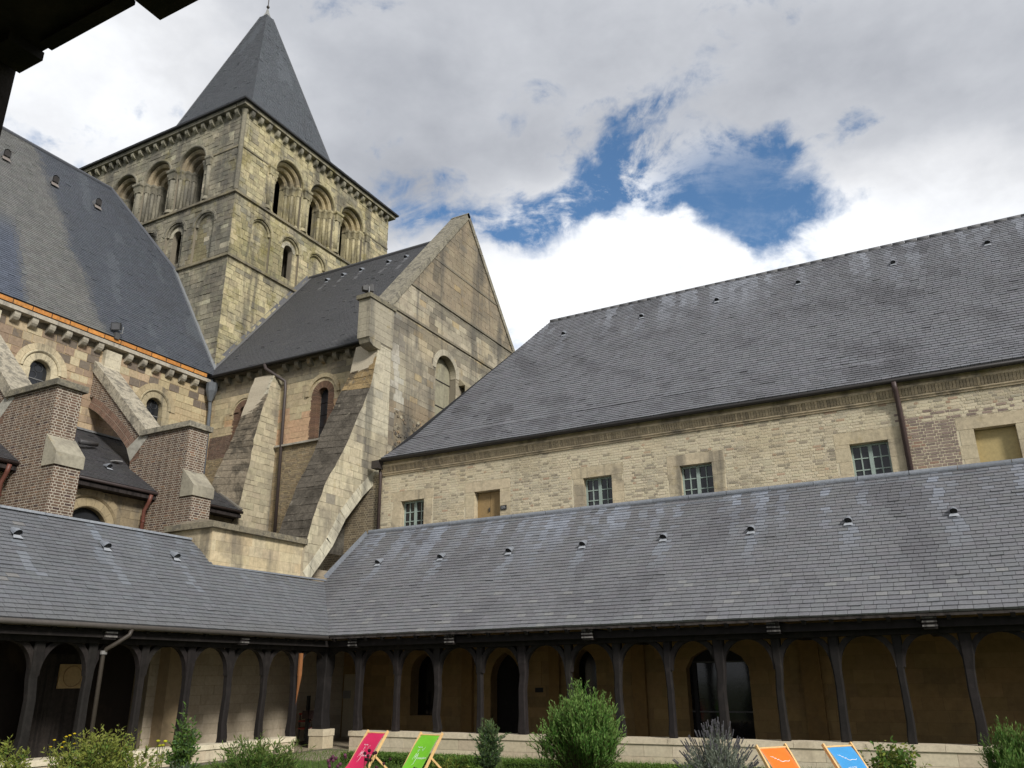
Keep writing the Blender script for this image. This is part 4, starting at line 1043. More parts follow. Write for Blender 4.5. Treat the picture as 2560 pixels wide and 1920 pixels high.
# plain far faces and floors close the tower
core = Mesh().box((X0, Y1 - 0.9, ZB), (X1 - 0.9, Y1, ZT), lin(130, 122, 100)).box((X0, Y0 + 1.3, ZB), (X0 + 0.9, Y1 - 0.9, ZT), lin(130, 122, 100))
core.box((X0 + 0.9, Y0 + 1.3, ZB), (X1 - 1.3, Y1 - 0.9, ZB + 0.2), (0.02, 0.02, 0.02))
part('far_walls', core, M_TOWERG, twr)
R0, R1, R2, R3 = 1.10, 0.88, 0.66, 0.44
SPR, BZ0 = 29.36, S1 + 0.12
cap_m = {}
def column(par, fr, u, w, r, z0, z1, col, mat):
    """shaft with square base, necking and a tapered cushion capital"""
    c = fr.P(u, 0, w); c = (c[0], c[1], 0)
    sh = part('column_shaft', Mesh().lathe((c[0], c[1], z0 + 0.22), [(r, 0), (r, z1 - z0 - 0.75)], jit(col, 0.1), 12), mat, par, True)
    make('column_base', Mesh().lathe((c[0], c[1], z0), [(r * 1.45, 0), (r * 1.45, 0.10), (r * 1.2, 0.16), (r, 0.23)], jit(col, 0.1), 8), mat, sh)
    make('capital', Mesh().lathe((c[0], c[1], z1 - 0.55), [(r * 1.12, 0), (r * 1.15, 0.05), (r * 1.0, 0.08), (r * 1.35, 0.34), (r * 1.5, 0.40)], jit(col, 0.1), 4, True), mat, sh)
    make('abacus', Mesh().lathe((c[0], c[1], z1 - 0.15), [(r * 1.62, 0), (r * 1.75, 0.05), (r * 1.75, 0.15)], jit(col, 0.1), 4, True), mat, sh)
for side, (fr, cen, sg, mat) in faces.items():
    u0, u1 = (Y0, Y1) if side == 'right' else (X0, X1)
    near = -1 if side == 'right' else 1            # which way the near corner lies
    scol = stone_right if side == 'right' else stone_left
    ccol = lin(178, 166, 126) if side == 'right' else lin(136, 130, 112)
    bays = [cen - 2.83, cen, cen + 2.83]
    b_arch = [archp(c, R0, BZ0, SPR, 12) for c in bays]
    bl = [cen + k * 2.24 for k in (-2, -1, 0, 1, 2)]
    lows = [archp(c, 0.72, S2 + 0.12, 25.12, 10) for c in bl]
    face = [rect(u0, ZB, u1, ZT)]
    inset = [rect(u0 + (0.02 if near < 0 else 0), ZB, u1 - (0.02 if near > 0 else 0), ZT)]
    wl = part('wall', slab(fr, inset, [archp(c, R0 + 0.02, BZ0 - 0.02, SPR, 12) for c in bays] + [archp(c, 0.74, S2 + 0.10, 25.12, 10) for c in bl], -1.2, -0.012, C_MORTD), M_MORTAR, twr)
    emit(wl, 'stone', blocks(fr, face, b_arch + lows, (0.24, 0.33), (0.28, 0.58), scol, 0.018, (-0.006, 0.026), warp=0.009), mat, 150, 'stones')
    pcs = []
    for c in bays:
        # hood mould, then three receding orders
        pcs += ring(fr, c, SPR, R0, R0 + 0.13, -0.1, 0.09, 13, lambda u, v: jit(ccol, 0.1), 0.008, cham=0.04)
        for (ra, rb, wf) in ((R1, R0, -0.16), (R2, R1, -0.42), (R3, R2, -0.70)):
            pcs += ring(fr, c, SPR, ra, rb, wf - 0.45, wf, 11, lambda u, v: jit(mixc(ccol, lin(190, 160, 112), 0.35), 0.1), 0.006, cham=0.09)
            for s in (-1, 1):
                jm = Mesh()
                a, b = c + s * ra, c + s * rb
                jm.add(*prism(fr, ccw(rect(min(a, b), BZ0, max(a, b), SPR)), wf - 0.45, wf - 0.10, True), jit(ccol, 0.08))
                jm.add(*prism(fr, ccw(rect(min(a, b) - 0.02, SPR - 0.12, max(a, b) + 0.02, SPR)), wf - 0.45, wf + 0.0, True), jit(ccol, 0.08))
                part('jamb', jm, mat, twr)
            r = 0.105
            for s in (-1, 1): column(twr, fr, c + s * ((ra + rb) / 2), wf - 0.02, 0.095, BZ0, SPR, ccol, mat)
        part('sill', slab(fr, [rect(c - R0, BZ0 - 0.02, c + R0, BZ0 + 0.06)], [], -1.15, -0.02, ccol), mat, twr)
    for c in (cen - 4.3, cen - 1.415, cen + 1.415, cen + 4.3):
        column(twr, fr, c, -0.06 if abs(c - cen) < 2 else 0.0, 0.19 if abs(c - cen) < 2 else 0.13, BZ0, SPR, ccol, mat)
    for k, c in enumerate(bl):
        pcs += ring(fr, c, 25.12, 0.72, 0.93, -0.15, 0.03, 11, lambda u, v: jit(ccol, 0.1), 0.008, cham=0.06)
        pcs += ring(fr, c, 25.12, 0.60, 0.70, -0.25, -0.06, 9, lambda u, v: jit(ccol, 0.1), 0.008, cham=0.04)
        isw = (side == 'right' and k == 1) or (side == 'left' and k == 3)
        hole = [archp(c, 0.34, 23.35, 25.05, 8)] if isw else []
        reg = archp(c, 0.76, S2 + 0.08, 25.12, 10)
        part('blind_panel', slab(fr, [reg], hole, -0.50, -0.19, C_MORTD), M_MORTAR, twr)
        emit(wl, 'panel_stone', blocks(fr, [reg], hole, (0.22, 0.3), (0.26, 0.5), scol, 0.012, (-0.004, 0.010), w=-0.18, warp=0.004), mat, 0, 'panel_stones')
        if isw:
            pcs += ring(fr, c, 25.05, 0.34, 0.55, -0.45, -0.15, 7, lambda u, v: jit(lin(190, 182, 156), 0.06), 0.01)
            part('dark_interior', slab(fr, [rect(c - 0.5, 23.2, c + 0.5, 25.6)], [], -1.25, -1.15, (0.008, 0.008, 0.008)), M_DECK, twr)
    emit(wl, 'voussoir', pcs, mat, 120, 'voussoirs')
    # strings, cornice, corbels
    cc_ = lin(140, 130, 104)
    a0, a1 = u0 - 0.10, u1 + 0.10
    for z, pr in ((S1, 0.12), (S2, 0.12)):
        part('string_course', slab(fr, [rect(u0 + (0.2 if near < 0 else 0), z - 0.07, u1 + (pr if near > 0 else 0), z + 0.06)], [], -0.2, pr, cc_), mat, twr)
    lo, hi = (u0, cen - 4.05) if near < 0 else (cen + 4.05, u1)
    part('impost_band', slab(fr, [rect(lo, SPR - 0.02, hi, SPR + 0.09)], [], -0.2, 0.05, cc_), mat, twr)
    lo, hi = (cen + 4.05, u1) if near < 0 else (u0, cen - 4.05)
    part('impost_band', slab(fr, [rect(lo, SPR - 0.02, hi, SPR + 0.09)], [], -0.2, 0.05, cc_), mat, twr)
    n = 20; c0 = None
    nrm = fr.N
    for k in range(n):
        u = u0 + 0.4 + (u1 - u0 - 0.8) * k / (n - 1)
        loc = fr.P(u, ZT - 0.02, 0)
        if k % 5 == 0 or c0 is None:
            c0 = make('corbel', corbel_mesh(nrm[0], nrm[1], uni(0.26, 0.32), uni(0.2, 0.25), uni(0.34, 0.42), jit(lin(150, 144, 124), 0.12)), mat, twr); c0.location = loc
            if k % 2: pass
        else: copy_at(c0, twr, loc)
# near corner roll, cornice slabs
part('corner_roll', Mesh().lathe((X1 + 0.0, Y0 - 0.0, S1), [(0.13, 0.1), (0.13, ZT - S1 - 0.3), (0.2, ZT - S1 - 0.1)], lin(128, 122, 104), 10), M_TOWERG, twr)
ZC = ZT
for k in range(13):
    t0, t1 = k / 13, (k + 0.985) / 13
    part('cornice_stone', Mesh().box((X1 - 0.3, Y0 - 0.36 + (Y1 + 0.36 - Y0 + 0.36) * t0, ZC), (X1 + 0.34, Y0 - 0.36 + (Y1 - Y0 + 0.72) * t1, ZC + 0.22), jit(lin(150, 142, 118), 0.06)), M_TOWER, twr)
    part('cornice_stone', Mesh().box((X0 - 0.36 + (X1 - X0 - 0.0) * t0, Y0 - 0.34, ZC + 0.002), (X0 - 0.36 + (X1 - X0) * t1, Y0 + 0.3, ZC + 0.218), jit(lin(132, 126, 108), 0.06)), M_TOWERG, twr)
# spire: pyramid with a flared foot
CX, CY = (X0 + X1) / 2, (Y0 + Y1) / 2
def sp_ring(s, z): return [(CX + s, CY - s, z), (CX + s, CY + s, z), (CX - s, CY + s, z), (CX - s, CY - s, z)]
sm = Mesh(); lv = [(7.05, ZC + 0.23), (7.05, ZC + 0.31), (4.35, 33.05), (0.30, 46.5)]
vs = []
for s, z in lv: vs += sp_ring(s, z)
fs = [(4 * i + k, 4 * i + (k + 1) % 4, 4 * i + 4 + (k + 1) % 4, 4 * i + 4 + k) for i in range(3) for k in range(4)] + [(3, 2, 1, 0), (12, 13, 14, 15)]
sm.add(vs, fs, (0.035, 0.035, 0.038))
spire = part('spire', sm, M_SLATED, twr)
sp = []
for d in range(4):
    ang = -pi / 2 + d * pi / 2          # 0: -Y, 1: +X, 2: +Y, 3: -X
    nx, ny = cos(ang), sin(ang); tx, ty = -ny, nx
    for (s0, z0), (s1, z1) in ((lv[1], lv[2]), (lv[2], lv[3])):
        Ln = sqrt((s0 - s1) ** 2 + (z1 - z0) ** 2)
        fr = roof_frame((CX + nx * (s0 + 0.012), CY + ny * (s0 + 0.012), z0), (tx, ty, 0), (-nx * (s0 - s1), -ny * (s0 - s1), z1 - z0))
        rg = [(-s0, 0), (s0, 0), (s1, Ln), (-s1, Ln)]
        if d > 1: continue
        n = max(1, round(Ln / 0.15))
        def cs_(u, v, d=d, Ln=Ln):
            c = jit((0.095, 0.104, 0.116) if d == 1 else (0.090, 0.096, 0.106), 0.10, 0.02)
            if vn(u * 1.5, v * 0.3, 33 + d) > 0.25 and v > Ln * 0.5: c = mixc(c, (0.15, 0.165, 0.185), 0.4)
            return c
        sp += slates(fr, rg, Ln / n, 0.24, cs_, lift=(0.013, 0.018))
emit(spire, 'slate', sp, M_SLATED, 0, 'slates')
for k in ((1, 1), (-1, -1)):
    make('hip_roll', Mesh().tube([(CX + k[0] * 4.35, CY + k[1] * 4.35, 33.07), (CX + k[0] * 0.3, CY + k[1] * 0.3, 46.5)], 0.05, (0.10, 0.105, 0.115), 6), M_SLATED, spire)
make('lead_cap', Mesh().lathe((CX, CY, 46.4), [(0.36, 0), (0.30, 0.15), (0.12, 0.6), (0.07, 0.85)], (0.26, 0.26, 0.24), 8), M_LEAD, spire)
make('finial', Mesh().tube([(CX, CY, 47.1), (CX, CY, 49.3)], 0.035, (0.05, 0.045, 0.04), 6).ball((CX, CY, 47.5), 0.12, (0.06, 0.055, 0.05)).bar((CX - 0.4, CY, 48.6), (CX + 0.4, CY, 48.6), 0.05, 0.05, (0.05, 0.045, 0.04)), M_PIPE, spire)

# ------------------------------------------------------------------ church: nave with its aisle
NX = -30.12
nav = thing('church_nave', 'church nave with steep weathered slate roof and orange gutter boards, left of the tower', 'church', (-34, 14, 0))
nw = [rect(2.0, 7.0, 25.97, 15.30)]
nh = []; nsur = []
nwin = [17.66, 22.95, 12.3, 7.0]
for c in nwin: nh.append(archp(c, 0.445, 12.18, 13.62, 10)); nsur.append(archp(c, 0.82, 12.2, 13.62, 12))
nwall = part('wall', slab(FX(NX), nw, nh, -0.8, -0.012, lin(186, 158, 108)), M_MORTAR, nav)
def ncol(u, v):
    c = random.choice((lin(170, 142, 108), lin(156, 128, 98), lin(178, 152, 114), lin(186, 168, 128), lin(148, 124, 98)))
    n = vn(u * 0.35, v * 0.5, 100.0)
    if u > 23.2: c = mixc(c, lin(186, 166, 116), 0.7)
    if n > 0.25: c = mixc(c, lin(186, 168, 126), 0.6)
    if v > 14.3 and rnd() < 0.35: c = lin(116, 102, 86)
    return jit(c, 0.07, 0.015)
emit(nwall, 'stone', blocks(FX(NX), nw, nsur, (0.27, 0.36), (0.36, 0.62), ncol, 0.022, (-0.006, 0.012), warp=0.008), M_NAVE, 250, 'stones')
pcs = []
for i, c in enumerate(nwin):
    pc_ = lin(206, 190, 148) if i != 1 else lin(172, 156, 116)
    pcs += ring(FX(NX), c, 13.62, 0.42, 0.70, -0.3, 0.02, 9, lambda u, v: jit(pc_, 0.05), 0.008, cham=0.03)
    pcs += ring(FX(NX), c, 13.62, 0.71, 0.83, -0.1, 0.08, 13, lambda u, v: jit(pc_, 0.06), 0.006, cham=0.05)
    pcs += ring(FX(NX), c, 13.62, 0.84, 1.08, -0.1, 0.03, 11, lambda u, v: jit(mixc(pc_, lin(190, 160, 108), 0.3), 0.06), 0.008)
    for s in (-1, 1):
        z = 12.2
        while z < 13.6:
            h = min(0.36, 13.62 - z); a, b = c + s * 0.42, c + s * 0.82
            pcs.append((*prism(FX(NX), ccw(rect(min(a, b), z + 0.004, max(a, b), z + h - 0.004)), -0.3, 0.02), jit(pc_, 0.05))); z += h
emit(nwall, 'window_stone', pcs, M_STONE, 100, 'window_stones')
for c in nwin:
    g_ = part('window', slab(FX(NX - 0.25), [rect(c - 0.45, 12.2, c + 0.45, 14.1)], [], -0.03, 0, (0.022, 0.024, 0.027)), M_GLASS, nav)
    make('saddle_bar', Mesh().box((NX - 0.25, c - 0.42, 13.30), (NX - 0.225, c + 0.42, 13.33), (0.2, 0.2, 0.2)), M_LEAD, g_)
    for a_ in range(5):      # leaded rings
        yy, zz = c + uni(-0.25, 0.25), 12.5 + a_ * 0.32
        make('lead_line', Mesh().tube([(NX - 0.24, yy + 0.16 * cos(2 * pi * q / 12), zz + 0.16 * sin(2 * pi * q / 12)) for q in range(13)], 0.012, (0.06, 0.062, 0.066), 4, False), M_LEAD, g_)
# pilaster strips above each flying buttress
for y in (20.1, 14.92, 9.74):
    m = Mesh()
    for k in range(3): part('pilaster_stone', Mesh().box((NX - 0.1, y, 14.3 + k * 0.34), (NX + 0.24, y + 0.74, 14.3 + k * 0.34 + 0.333), jit(lin(204, 192, 160), 0.05)), M_STONE, nav)
# corbels, cornice, gutter boards
c0 = None
for k in range(20):
    y = 24.8 - k * 0.715
    if min(abs(y - q) for q in (20.47, 15.29, 10.1)) < 0.45: continue
    if c0 is None: c0 = make('corbel', corbel_mesh(1, 0, 0.30, 0.24, 0.38, lin(176, 166, 144)), M_STONE, nav); c0.location = (NX, y, 15.5)
    else: copy_at(c0, nav, (NX, y, 15.5))
y = 2.0
while y < 25.6:
    L = uni(0.9, 1.3); y1 = min(25.65, y + L)
    part('cornice_stone', Mesh().box((NX - 0.2, y + 0.004, 15.50), (NX + 0.36, y1 - 0.004, 15.66), jit(lin(178, 168, 148), 0.07)), M_STONE, nav); y += L
part('cornice_bed', Mesh().box((NX - 0.3, 2.0, 15.30), (NX + 0.02, 25.9, 15.50), lin(120, 108, 88)), M_NAVE, nav)
y = 25.3
while y > 2:
    part('gutter_board', Mesh().box((NX + 0.30, y - 0.76, 15.72), (NX + 0.335, y - 0.02, 15.90), jit(lin(196, 134, 70), 0.09, 0.03)), M_ORANGE, nav)
    part('board_joint', Mesh().box((NX + 0.30, y - 0.02, 15.69), (NX + 0.345, y, 15.92), (0.04, 0.035, 0.03)), M_PIPE, nav); y -= 0.78
part('gutter_bed', Mesh().box((NX - 0.2, 2.0, 15.66), (NX + 0.30, 25.6, 15.70), (0.05, 0.045, 0.04)), M_PIPE, nav)
# steep roof; at its head it is cut back clear of the tower window
nprof = [(-29.74, 15.92), (-30.5, 16.95), (-36.83, 27.2)]
NYR = 23.45
def nmax(x):
    # right-hand limit of the roof at plan position x: tower face below, then the hip
    if x > -34.1: return 26.03
    return 26.03 + (NYR - 26.03) * (-34.1 - x) / (36.83 - 34.1)
rm = Mesh(); npc = []
stops = [(-29.74, 15.92), (-30.5, 16.95), (-34.1, 16.95 + 3.6 * (27.2 - 16.95) / 6.33), (-36.83, 27.2)]
def col_n(u, v, x):
    c = jit((0.080, 0.088, 0.104), 0.10, 0.02)
    # the older, paler field of slates left of a ragged diagonal edge
    edge = 19.6 + 0.16 * vn(0, x * 0.9, 5) * 3 + 0.10 * (x + 33)
    pale = sstep(edge - u + 0.25 * vn(u * 3, v * 3, 7), -0.25, 0.35)
    lowl = sstep(16.4 + 0.55 * (-30 - x) * 0.35 - u, -0.3, 0.3) * sstep(x, -33.2, -31.8)
    c = mixc(c, jit((0.150, 0.149, 0.140), 0.15, 0.02), pale * (1 - lowl) * 0.95)
    c = mixc(c, jit((0.09, 0.105, 0.14), 0.15), lowl * 0.8)
    if vn(u * 0.9, v * 0.25, 71) > 0.3 and u > 20.5: c = mixc(c, (0.13, 0.145, 0.16), 0.35)
    return c
for (xa, za), (xb, zb) in zip(stops, stops[1:]):
    Ln = sqrt((xa - xb) ** 2 + (zb - za) ** 2)
    fr = roof_frame((xa, 0, za), (0, 1, 0), (xb - xa, 0, zb - za))
    rg = ccw([(1.0, 0), (nmax(xa), 0), (nmax(xb), Ln), (1.0, Ln)])
    rm.add(*prism(fr, rg, -0.15, -0.006, True), (0.04, 0.04, 0.045))
    n = max(1, round(Ln / 0.14))
    npc += slates(fr, rg, Ln / n, 0.24, (lambda u, v, xa=xa, xb=xb, Ln=Ln: col_n(u, v, xa + (xb - xa) * v / Ln)), lift=(0.013, 0.017))
rm.add([(-36.83, 1, 27.2), (-36.83, NYR, 27.2), (-43.9, 26.0, 15.9), (-43.9, 1, 15.9)], [(0, 1, 2, 3)], (0.06, 0.065, 0.07))
rm.add([(-36.83, NYR, 27.2), (-34.1, 26.03, 22.78), (-39.5, 26.03, 22.78)], [(0, 1, 2)], (0.05, 0.055, 0.06))
nroof = part('roof', rm, M_DECK, nav)
emit(nroof, 'slate', [p for p in npc if max(q[1] for q in p[0]) > 9.0], M_SLATED, 0, 'slates')
make('ridge', Mesh().tube([(-36.83, 1, 27.22), (-36.83, NYR, 27.22), (-34.1, 26.0, 22.82)], 0.10, (0.10, 0.105, 0.12), 8), M_SLATED, nroof)
make('flashing', Mesh().bar((-34.1, 26.0, 22.85), (-30.45, 26.0, 16.95), 0.18, 0.10, (0.20, 0.21, 0.22)).bar((-30.45, 26.0, 16.95), (-29.72, 25.95, 15.85), 0.22, 0.10, (0.20, 0.21, 0.22)), M_LEAD, nroof)
# little roof hatches on the nave roof
nup = Vector((-6.33, 0, 10.25)).normalized(); nn_ = Vector((10.25, 0, 6.33)).normalized()
def hatch_mesh():
    m = Mesh(); s = Vector((0, 1, 0)); k = 8
    arc = [(-0.17, -0.22)] + [(-0.17 * cos(pi * i / k), 0.17 * sin(pi * i / k)) for i in range(k + 1)] + [(0.17, -0.22)]
    f0 = [tuple(s * a + Vector((0, 0, b)) + nn_ * 0.16 + Vector((0.10, 0, 0))) for a, b in arc]; f1 = [tuple(s * a + Vector((0, 0, b)) + Vector((-0.35, 0, 0))) for a, b in arc]
    n = len(arc); m.add(f0 + f1, [(i, i + 1, i + 1 + n, i + n) for i in range(n - 1)], (0.17, 0.17, 0.175))
    m.add([tuple(s * a * 0.8 + Vector((0, 0, b * 0.8)) + nn_ * 0.15 + Vector((0.09, 0, 0))) for a, b in arc], [tuple(range(n))], (0.03, 0.026, 0.024))
    m.add([tuple(s * -0.2 + nn_ * 0.06 - nup * 0.45), tuple(s * 0.2 + nn_ * 0.06 - nup * 0.45), tuple(s * 0.17 + nn_ * 0.06 - nup * 0.15), tuple(s * -0.17 + nn_ * 0.06 - nup * 0.15)], [(0, 1, 2, 3)], (0.22, 0.19, 0.17))
    return m
h0 = make('roof_hatch', hatch_mesh(), M_LEAD, nroof); h0.location = (-35.42, 17.22, 25.0)
for y in (19.59, 21.9, 14.8, 12.4): copy_at(h0, nroof, (-35.42, y, 25.0))

# aisle: lean-to roofs between the buttresses, round-headed windows below
AX, AZ0, AZ1 = -25.25, 8.72, 11.75
ais = thing('church_aisle', 'low church aisle with lean-to slate roofs and round windows behind the brick piers', 'church', (-27, 16, 0))
AW = -25.75
ah = [archp(17.65, 0.80, 5.48, 7.05, 12), archp(12.4, 0.80, 5.48, 7.05, 12)]
asur = [archp(17.65, 1.42, 5.5, 7.05, 12), archp(12.4, 1.42, 5.5, 7.05, 12)]
aw = part('wall', slab(FX(AW), [rect(2, 4.0, 24.5, 8.7)], ah, -0.6, -0.012, lin(150, 134, 100)), M_MORTAR, ais)
emit(aw, 'stone', blocks(FX(AW), [rect(2, 4.0, 24.5, 8.7)], asur, (0.26, 0.34), (0.35, 0.6), lambda u, v: jit(mixc(lin(160, 140, 100), lin(130, 114, 86), rnd()), 0.08), 0.012, (-0.004, 0.01), warp=0.004), M_STONE, 60, 'stones')
pcs = []
for c in (17.65, 12.4):
    pcs += ring(FX(AW), c, 7.05, 0.78, 1.10, -0.3, 0.03, 9, lambda u, v: jit(lin(166, 146, 104), 0.05), 0.008, cham=0.04)
    pcs += ring(FX(AW), c, 7.05, 1.11, 1.42, -0.1, 0.07, 13, lambda u, v: jit(lin(158, 138, 98), 0.05), 0.008, cham=0.06)
    g_ = part('window', slab(FX(AW - 0.22), [rect(c - 0.8, 5.5, c + 0.8, 7.9)], [], -0.03, 0, (0.022, 0.024, 0.028)), M_GLASS, ais)
    for a_ in range(4): make('lead_line', Mesh().tube([(AW - 0.215, c + uni(-0.3, 0.3) * 0 + (a_ - 1.5) * 0.35 + 0.2 * cos(2 * pi * q / 12), 7.1 + 0.2 * sin(2 * pi * q / 12)) for q in range(13)], 0.012, (0.07, 0.072, 0.076), 4, False), M_LEAD, g_)
emit(aw, 'voussoir', pcs, M_STONE, 60)
for (ya, yb) in ((15.1, 24.0), (3, 15.1)):
    Ln = sqrt((AX - NX) ** 2 + (AZ1 - AZ0) ** 2)
    fr = roof_frame((AX, 0, AZ0), (0, 1, 0), (NX - AX, 0, AZ1 - AZ0))
    rg = rect(ya, 0, yb, Ln)
    rf = part('aisle_roof', Mesh().add(*prism(fr, rg, -0.2, -0.006, True), (0.03, 0.026, 0.024)), M_DECK, ais)
    emit(rf, 'slate', slates(fr, rg, Ln / 40, 0.24, lambda u, v: jit((0.055, 0.054, 0.057), 0.15, 0.03), lift=(0.008, 0.014)), M_SLATED, 0, 'slates')
    if ya > 10:
        make('lead_verge', Mesh().bar((AX, yb - 0.05, AZ0 + 0.04), (NX, yb - 0.05, AZ1 + 0.04), 0.16, 0.06, (0.17, 0.155, 0.13)), M_LEAD, rf)
        make('flashing', Mesh().bar((NX + 0.06, ya, AZ1 + 0.02), (NX + 0.06, yb, AZ1 + 0.02), 0.16, 0.08, (0.2, 0.2, 0.2)), M_LEAD, rf)
    part('eave_soffit', Mesh().box((AX - 0.5, ya, AZ0 - 0.30), (AX - 0.02, yb, AZ0 - 0.17), (0.035, 0.028, 0.026)), M_WOOD, ais)
    part('gutter', Mesh().tube([(AX + 0.03, ya, AZ0 - 0.08), (AX + 0.03, yb, AZ0 - 0.08)], 0.06, (0.045, 0.032, 0.03), 8), M_PIPE, ais, True)
for y in (19.62, 14.42):
    tube_pipe('downpipe', [(AX + 0.02, y, AZ0 - 0.15), (AX - 0.05, y, AZ0 - 0.4), (AX - 0.25, y, AZ0 - 0.7), (AX - 0.25, y, 5.0)], 0.07, lin(106, 66, 55), ais)
    for z in (7.6, 6.6): part('pipe_bracket', Mesh().tube([(AX - 0.25, y, z), (AX - 0.25, y, z + 0.07)], 0.088, lin(96, 54, 44), 8), M_PIPE, ais)
part('vent_pipe', Mesh().tube([(-27.7, 18.2, 10.55), (-28.2, 19.2, 10.75)], 0.09, (0.07, 0.068, 0.07), 8), M_PIPE, ais, True)
ud = Vector((-4.87, 0, 3.03)).normalized()
v0 = make('roof_vent', vent_mesh((-4.87, 0, 3.03), (3.03, 0, 4.87), 0.9), M_LEAD, ais); v0.location = (-26.4, 18.6, 9.46)
part('rooflight_flap', Mesh().bar((-27.1, 19.2, 9.98), (-27.2, 19.6, 10.05), 0.2, 0.04, (0.3, 0.3, 0.3)), M_LEAD, ais)

# ------------------------------------------------------------------ brick flying buttresses
def brickc(u, v):
    c = mixc(lin(114, 92, 76), lin(94, 77, 66), rnd())
    if rnd() < 0.05: c = lin(126, 98, 78)
    n = vn(u * 0.9, v * 0.9, 130.0); c = mixc(c, lin(88, 74, 66), sstep(n, 0.1, 0.6) * 0.5)
    if rnd() < 0.06: c = lin(78, 62, 58)
    return jit(c, 0.10, 0.03)
MORT = lin(180, 170, 150)
def flying(y, label, cap_col):
    T = 0.86; ya, yb = y, y + T
    fb = thing('flying_buttress', label, 'buttress', (-24, y + T / 2, 0), 'brick flying buttresses of the nave')
    fr = FY(ya)
    # pier
    XI, XO, XL = -27.0, -23.96, -23.40
    ZP = 11.0
    pier = part('pier', Mesh().box((XI, ya + 0.003, 4.0), (XO - 0.003, yb - 0.003, ZP), MORT).box((XO - 0.1, ya + 0.0035, 4.0), (XL - 0.003, yb - 0.0035, 8.4), MORT), M_MORTAR, fb)
    arc = [(-30.10, 12.74), (-29.5, 12.42), (-28.94, 12.02), (-28.45, 11.66), (-27.99, 11.28), (-27.6, 10.93), (-27.28, 10.59), (-27.1, 10.3), (-27.0, 10.0)]
    rg_p = [rect(XI, 4.0, XO, ZP), rect(XO, 4.0, XL, 8.4)]
    # spandrel between the raking coping and the arch ring
    RW = 0.48
    top = lambda x: 14.42 + (x + 30.1) * (10.86 - 14.42) / (-26.3 + 30.1)
    outer = []
    for i, (x, z) in enumerate(arc):
        a = Vector(arc[max(0, i - 1)]); b = Vector(arc[min(len(arc) - 1, i + 1)]); d = (b - a).normalized(); n = Vector((-d.y, d.x))
        if n.y < 0: n = -n
        outer.append((x + n.x * RW, z + n.y * RW))
    spand = []
    for i in range(len(arc) - 1):
        x0, x1 = outer[i][0], outer[i + 1][0]
        if x1 - x0 < 0.02: continue
        q = [(x0, outer[i][1]), (x1, outer[i + 1][1]), (x1, top(x1)), (x0, top(x0))]
        if q[2][1] > q[1][1] and q[3][1] > q[0][1]: spand.append(ccw(q))
    x0 = -30.12
    spand.append(ccw([(-30.12, outer[0][1]), (outer[0][0], outer[0][1]), (outer[0][0], top(outer[0][0])), (-30.12, top(-30.12))]))
    web = Mesh()
    for i in range(len(arc) - 1):
        q = ccw([arc[i], arc[i + 1], outer[i + 1], outer[i]])
        a, b = prism(fr, q, -T + 0.012, -0.003, True); web.add(a, b, MORT)
    for q in spand: web.add(*prism(fr, q, -T + 0.012, -0.003, True), MORT)
    wb = part('raking_arch', web, M_MORTAR, fb)
    emit(wb, 'brick', blocks(fr, spand, [], 0.085, 0.235, brickc, 0.026, (0.001, 0.006), 'brick'), M_BRICK, 100, 'bricks')
    # ring bricks on edge, two rows
    rb = []
    dens = []
    for i in range(len(arc) - 1):
        a, b = Vector(arc[i]), Vector(arc[i + 1]); ao, bo = Vector(outer[i]), Vector(outer[i + 1])
        n = max(1, round((b - a).length / 0.092))
        for k in range(n):
            t0, t1 = k / n, (k + 1) / n
            for s0, s1 in ((0.02, 0.48), (0.52, 0.98)):
                f = lambda t, s: (a + (b - a) * t) * (1 - s) + (ao + (bo - ao) * t) * s
                g = 0.10
                q = [f(t0 + g * (t1 - t0), s0), f(t1 - g * (t1 - t0), s0), f(t1 - g * (t1 - t0), s1), f(t0 + g * (t1 - t0), s1)]
                q = ccw([tuple(p) for p in q])
                rb.append((*prism(fr, q, -T + 0.01, 0.006, True), jit(mixc(lin(134, 106, 90), lin(112, 90, 77), rnd()), 0.1)))
    emit(wb, 'arch_brick', rb, M_BRICK, 60, 'arch_bricks')
    # pale springer stone where the arch meets the pier
    spr = [(-27.28, 10.62), (-26.96, 10.16), (-26.20, 10.95), (-26.42, 11.08)]
    spr = ccw([(-27.30, 10.62), (-27.0, 10.08), (-26.15, 10.95), (-26.5, 11.15)])
    make('springer', Mesh().add(*prism(fr, spr, -T - 0.02, 0.016, True), lin(176, 172, 156)), M_STONE, wb)
    emit(pier, 'brick', blocks(fr, rg_p, [spr], 0.085, 0.235, brickc, 0.026, (0.001, 0.006), 'brick') + blocks(FX(XO), [rect(ya, 8.4, yb, ZP)], [], 0.085, 0.235, brickc, 0.026, (0.001, 0.006), 'brick', v0=4.0) + blocks(FX(XL), [rect(ya, 4.0, yb, 8.4)], [], 0.085, 0.235, brickc, 0.026, (0.001, 0.006), 'brick', v0=4.0), M_BRICK, 140, 'bricks')
    # weathered set-off
    m = Mesh(); pf = [(XO - 0.02, 9.42), (XL + 0.06, 8.78), (XL + 0.06, 8.40), (XO - 0.02, 8.40)]
    m.add(*prism(fr, ccw(pf), -T - 0.05, 0.05, True), lin(164, 156, 132))
    part('set_off', m, M_STONE, fb)
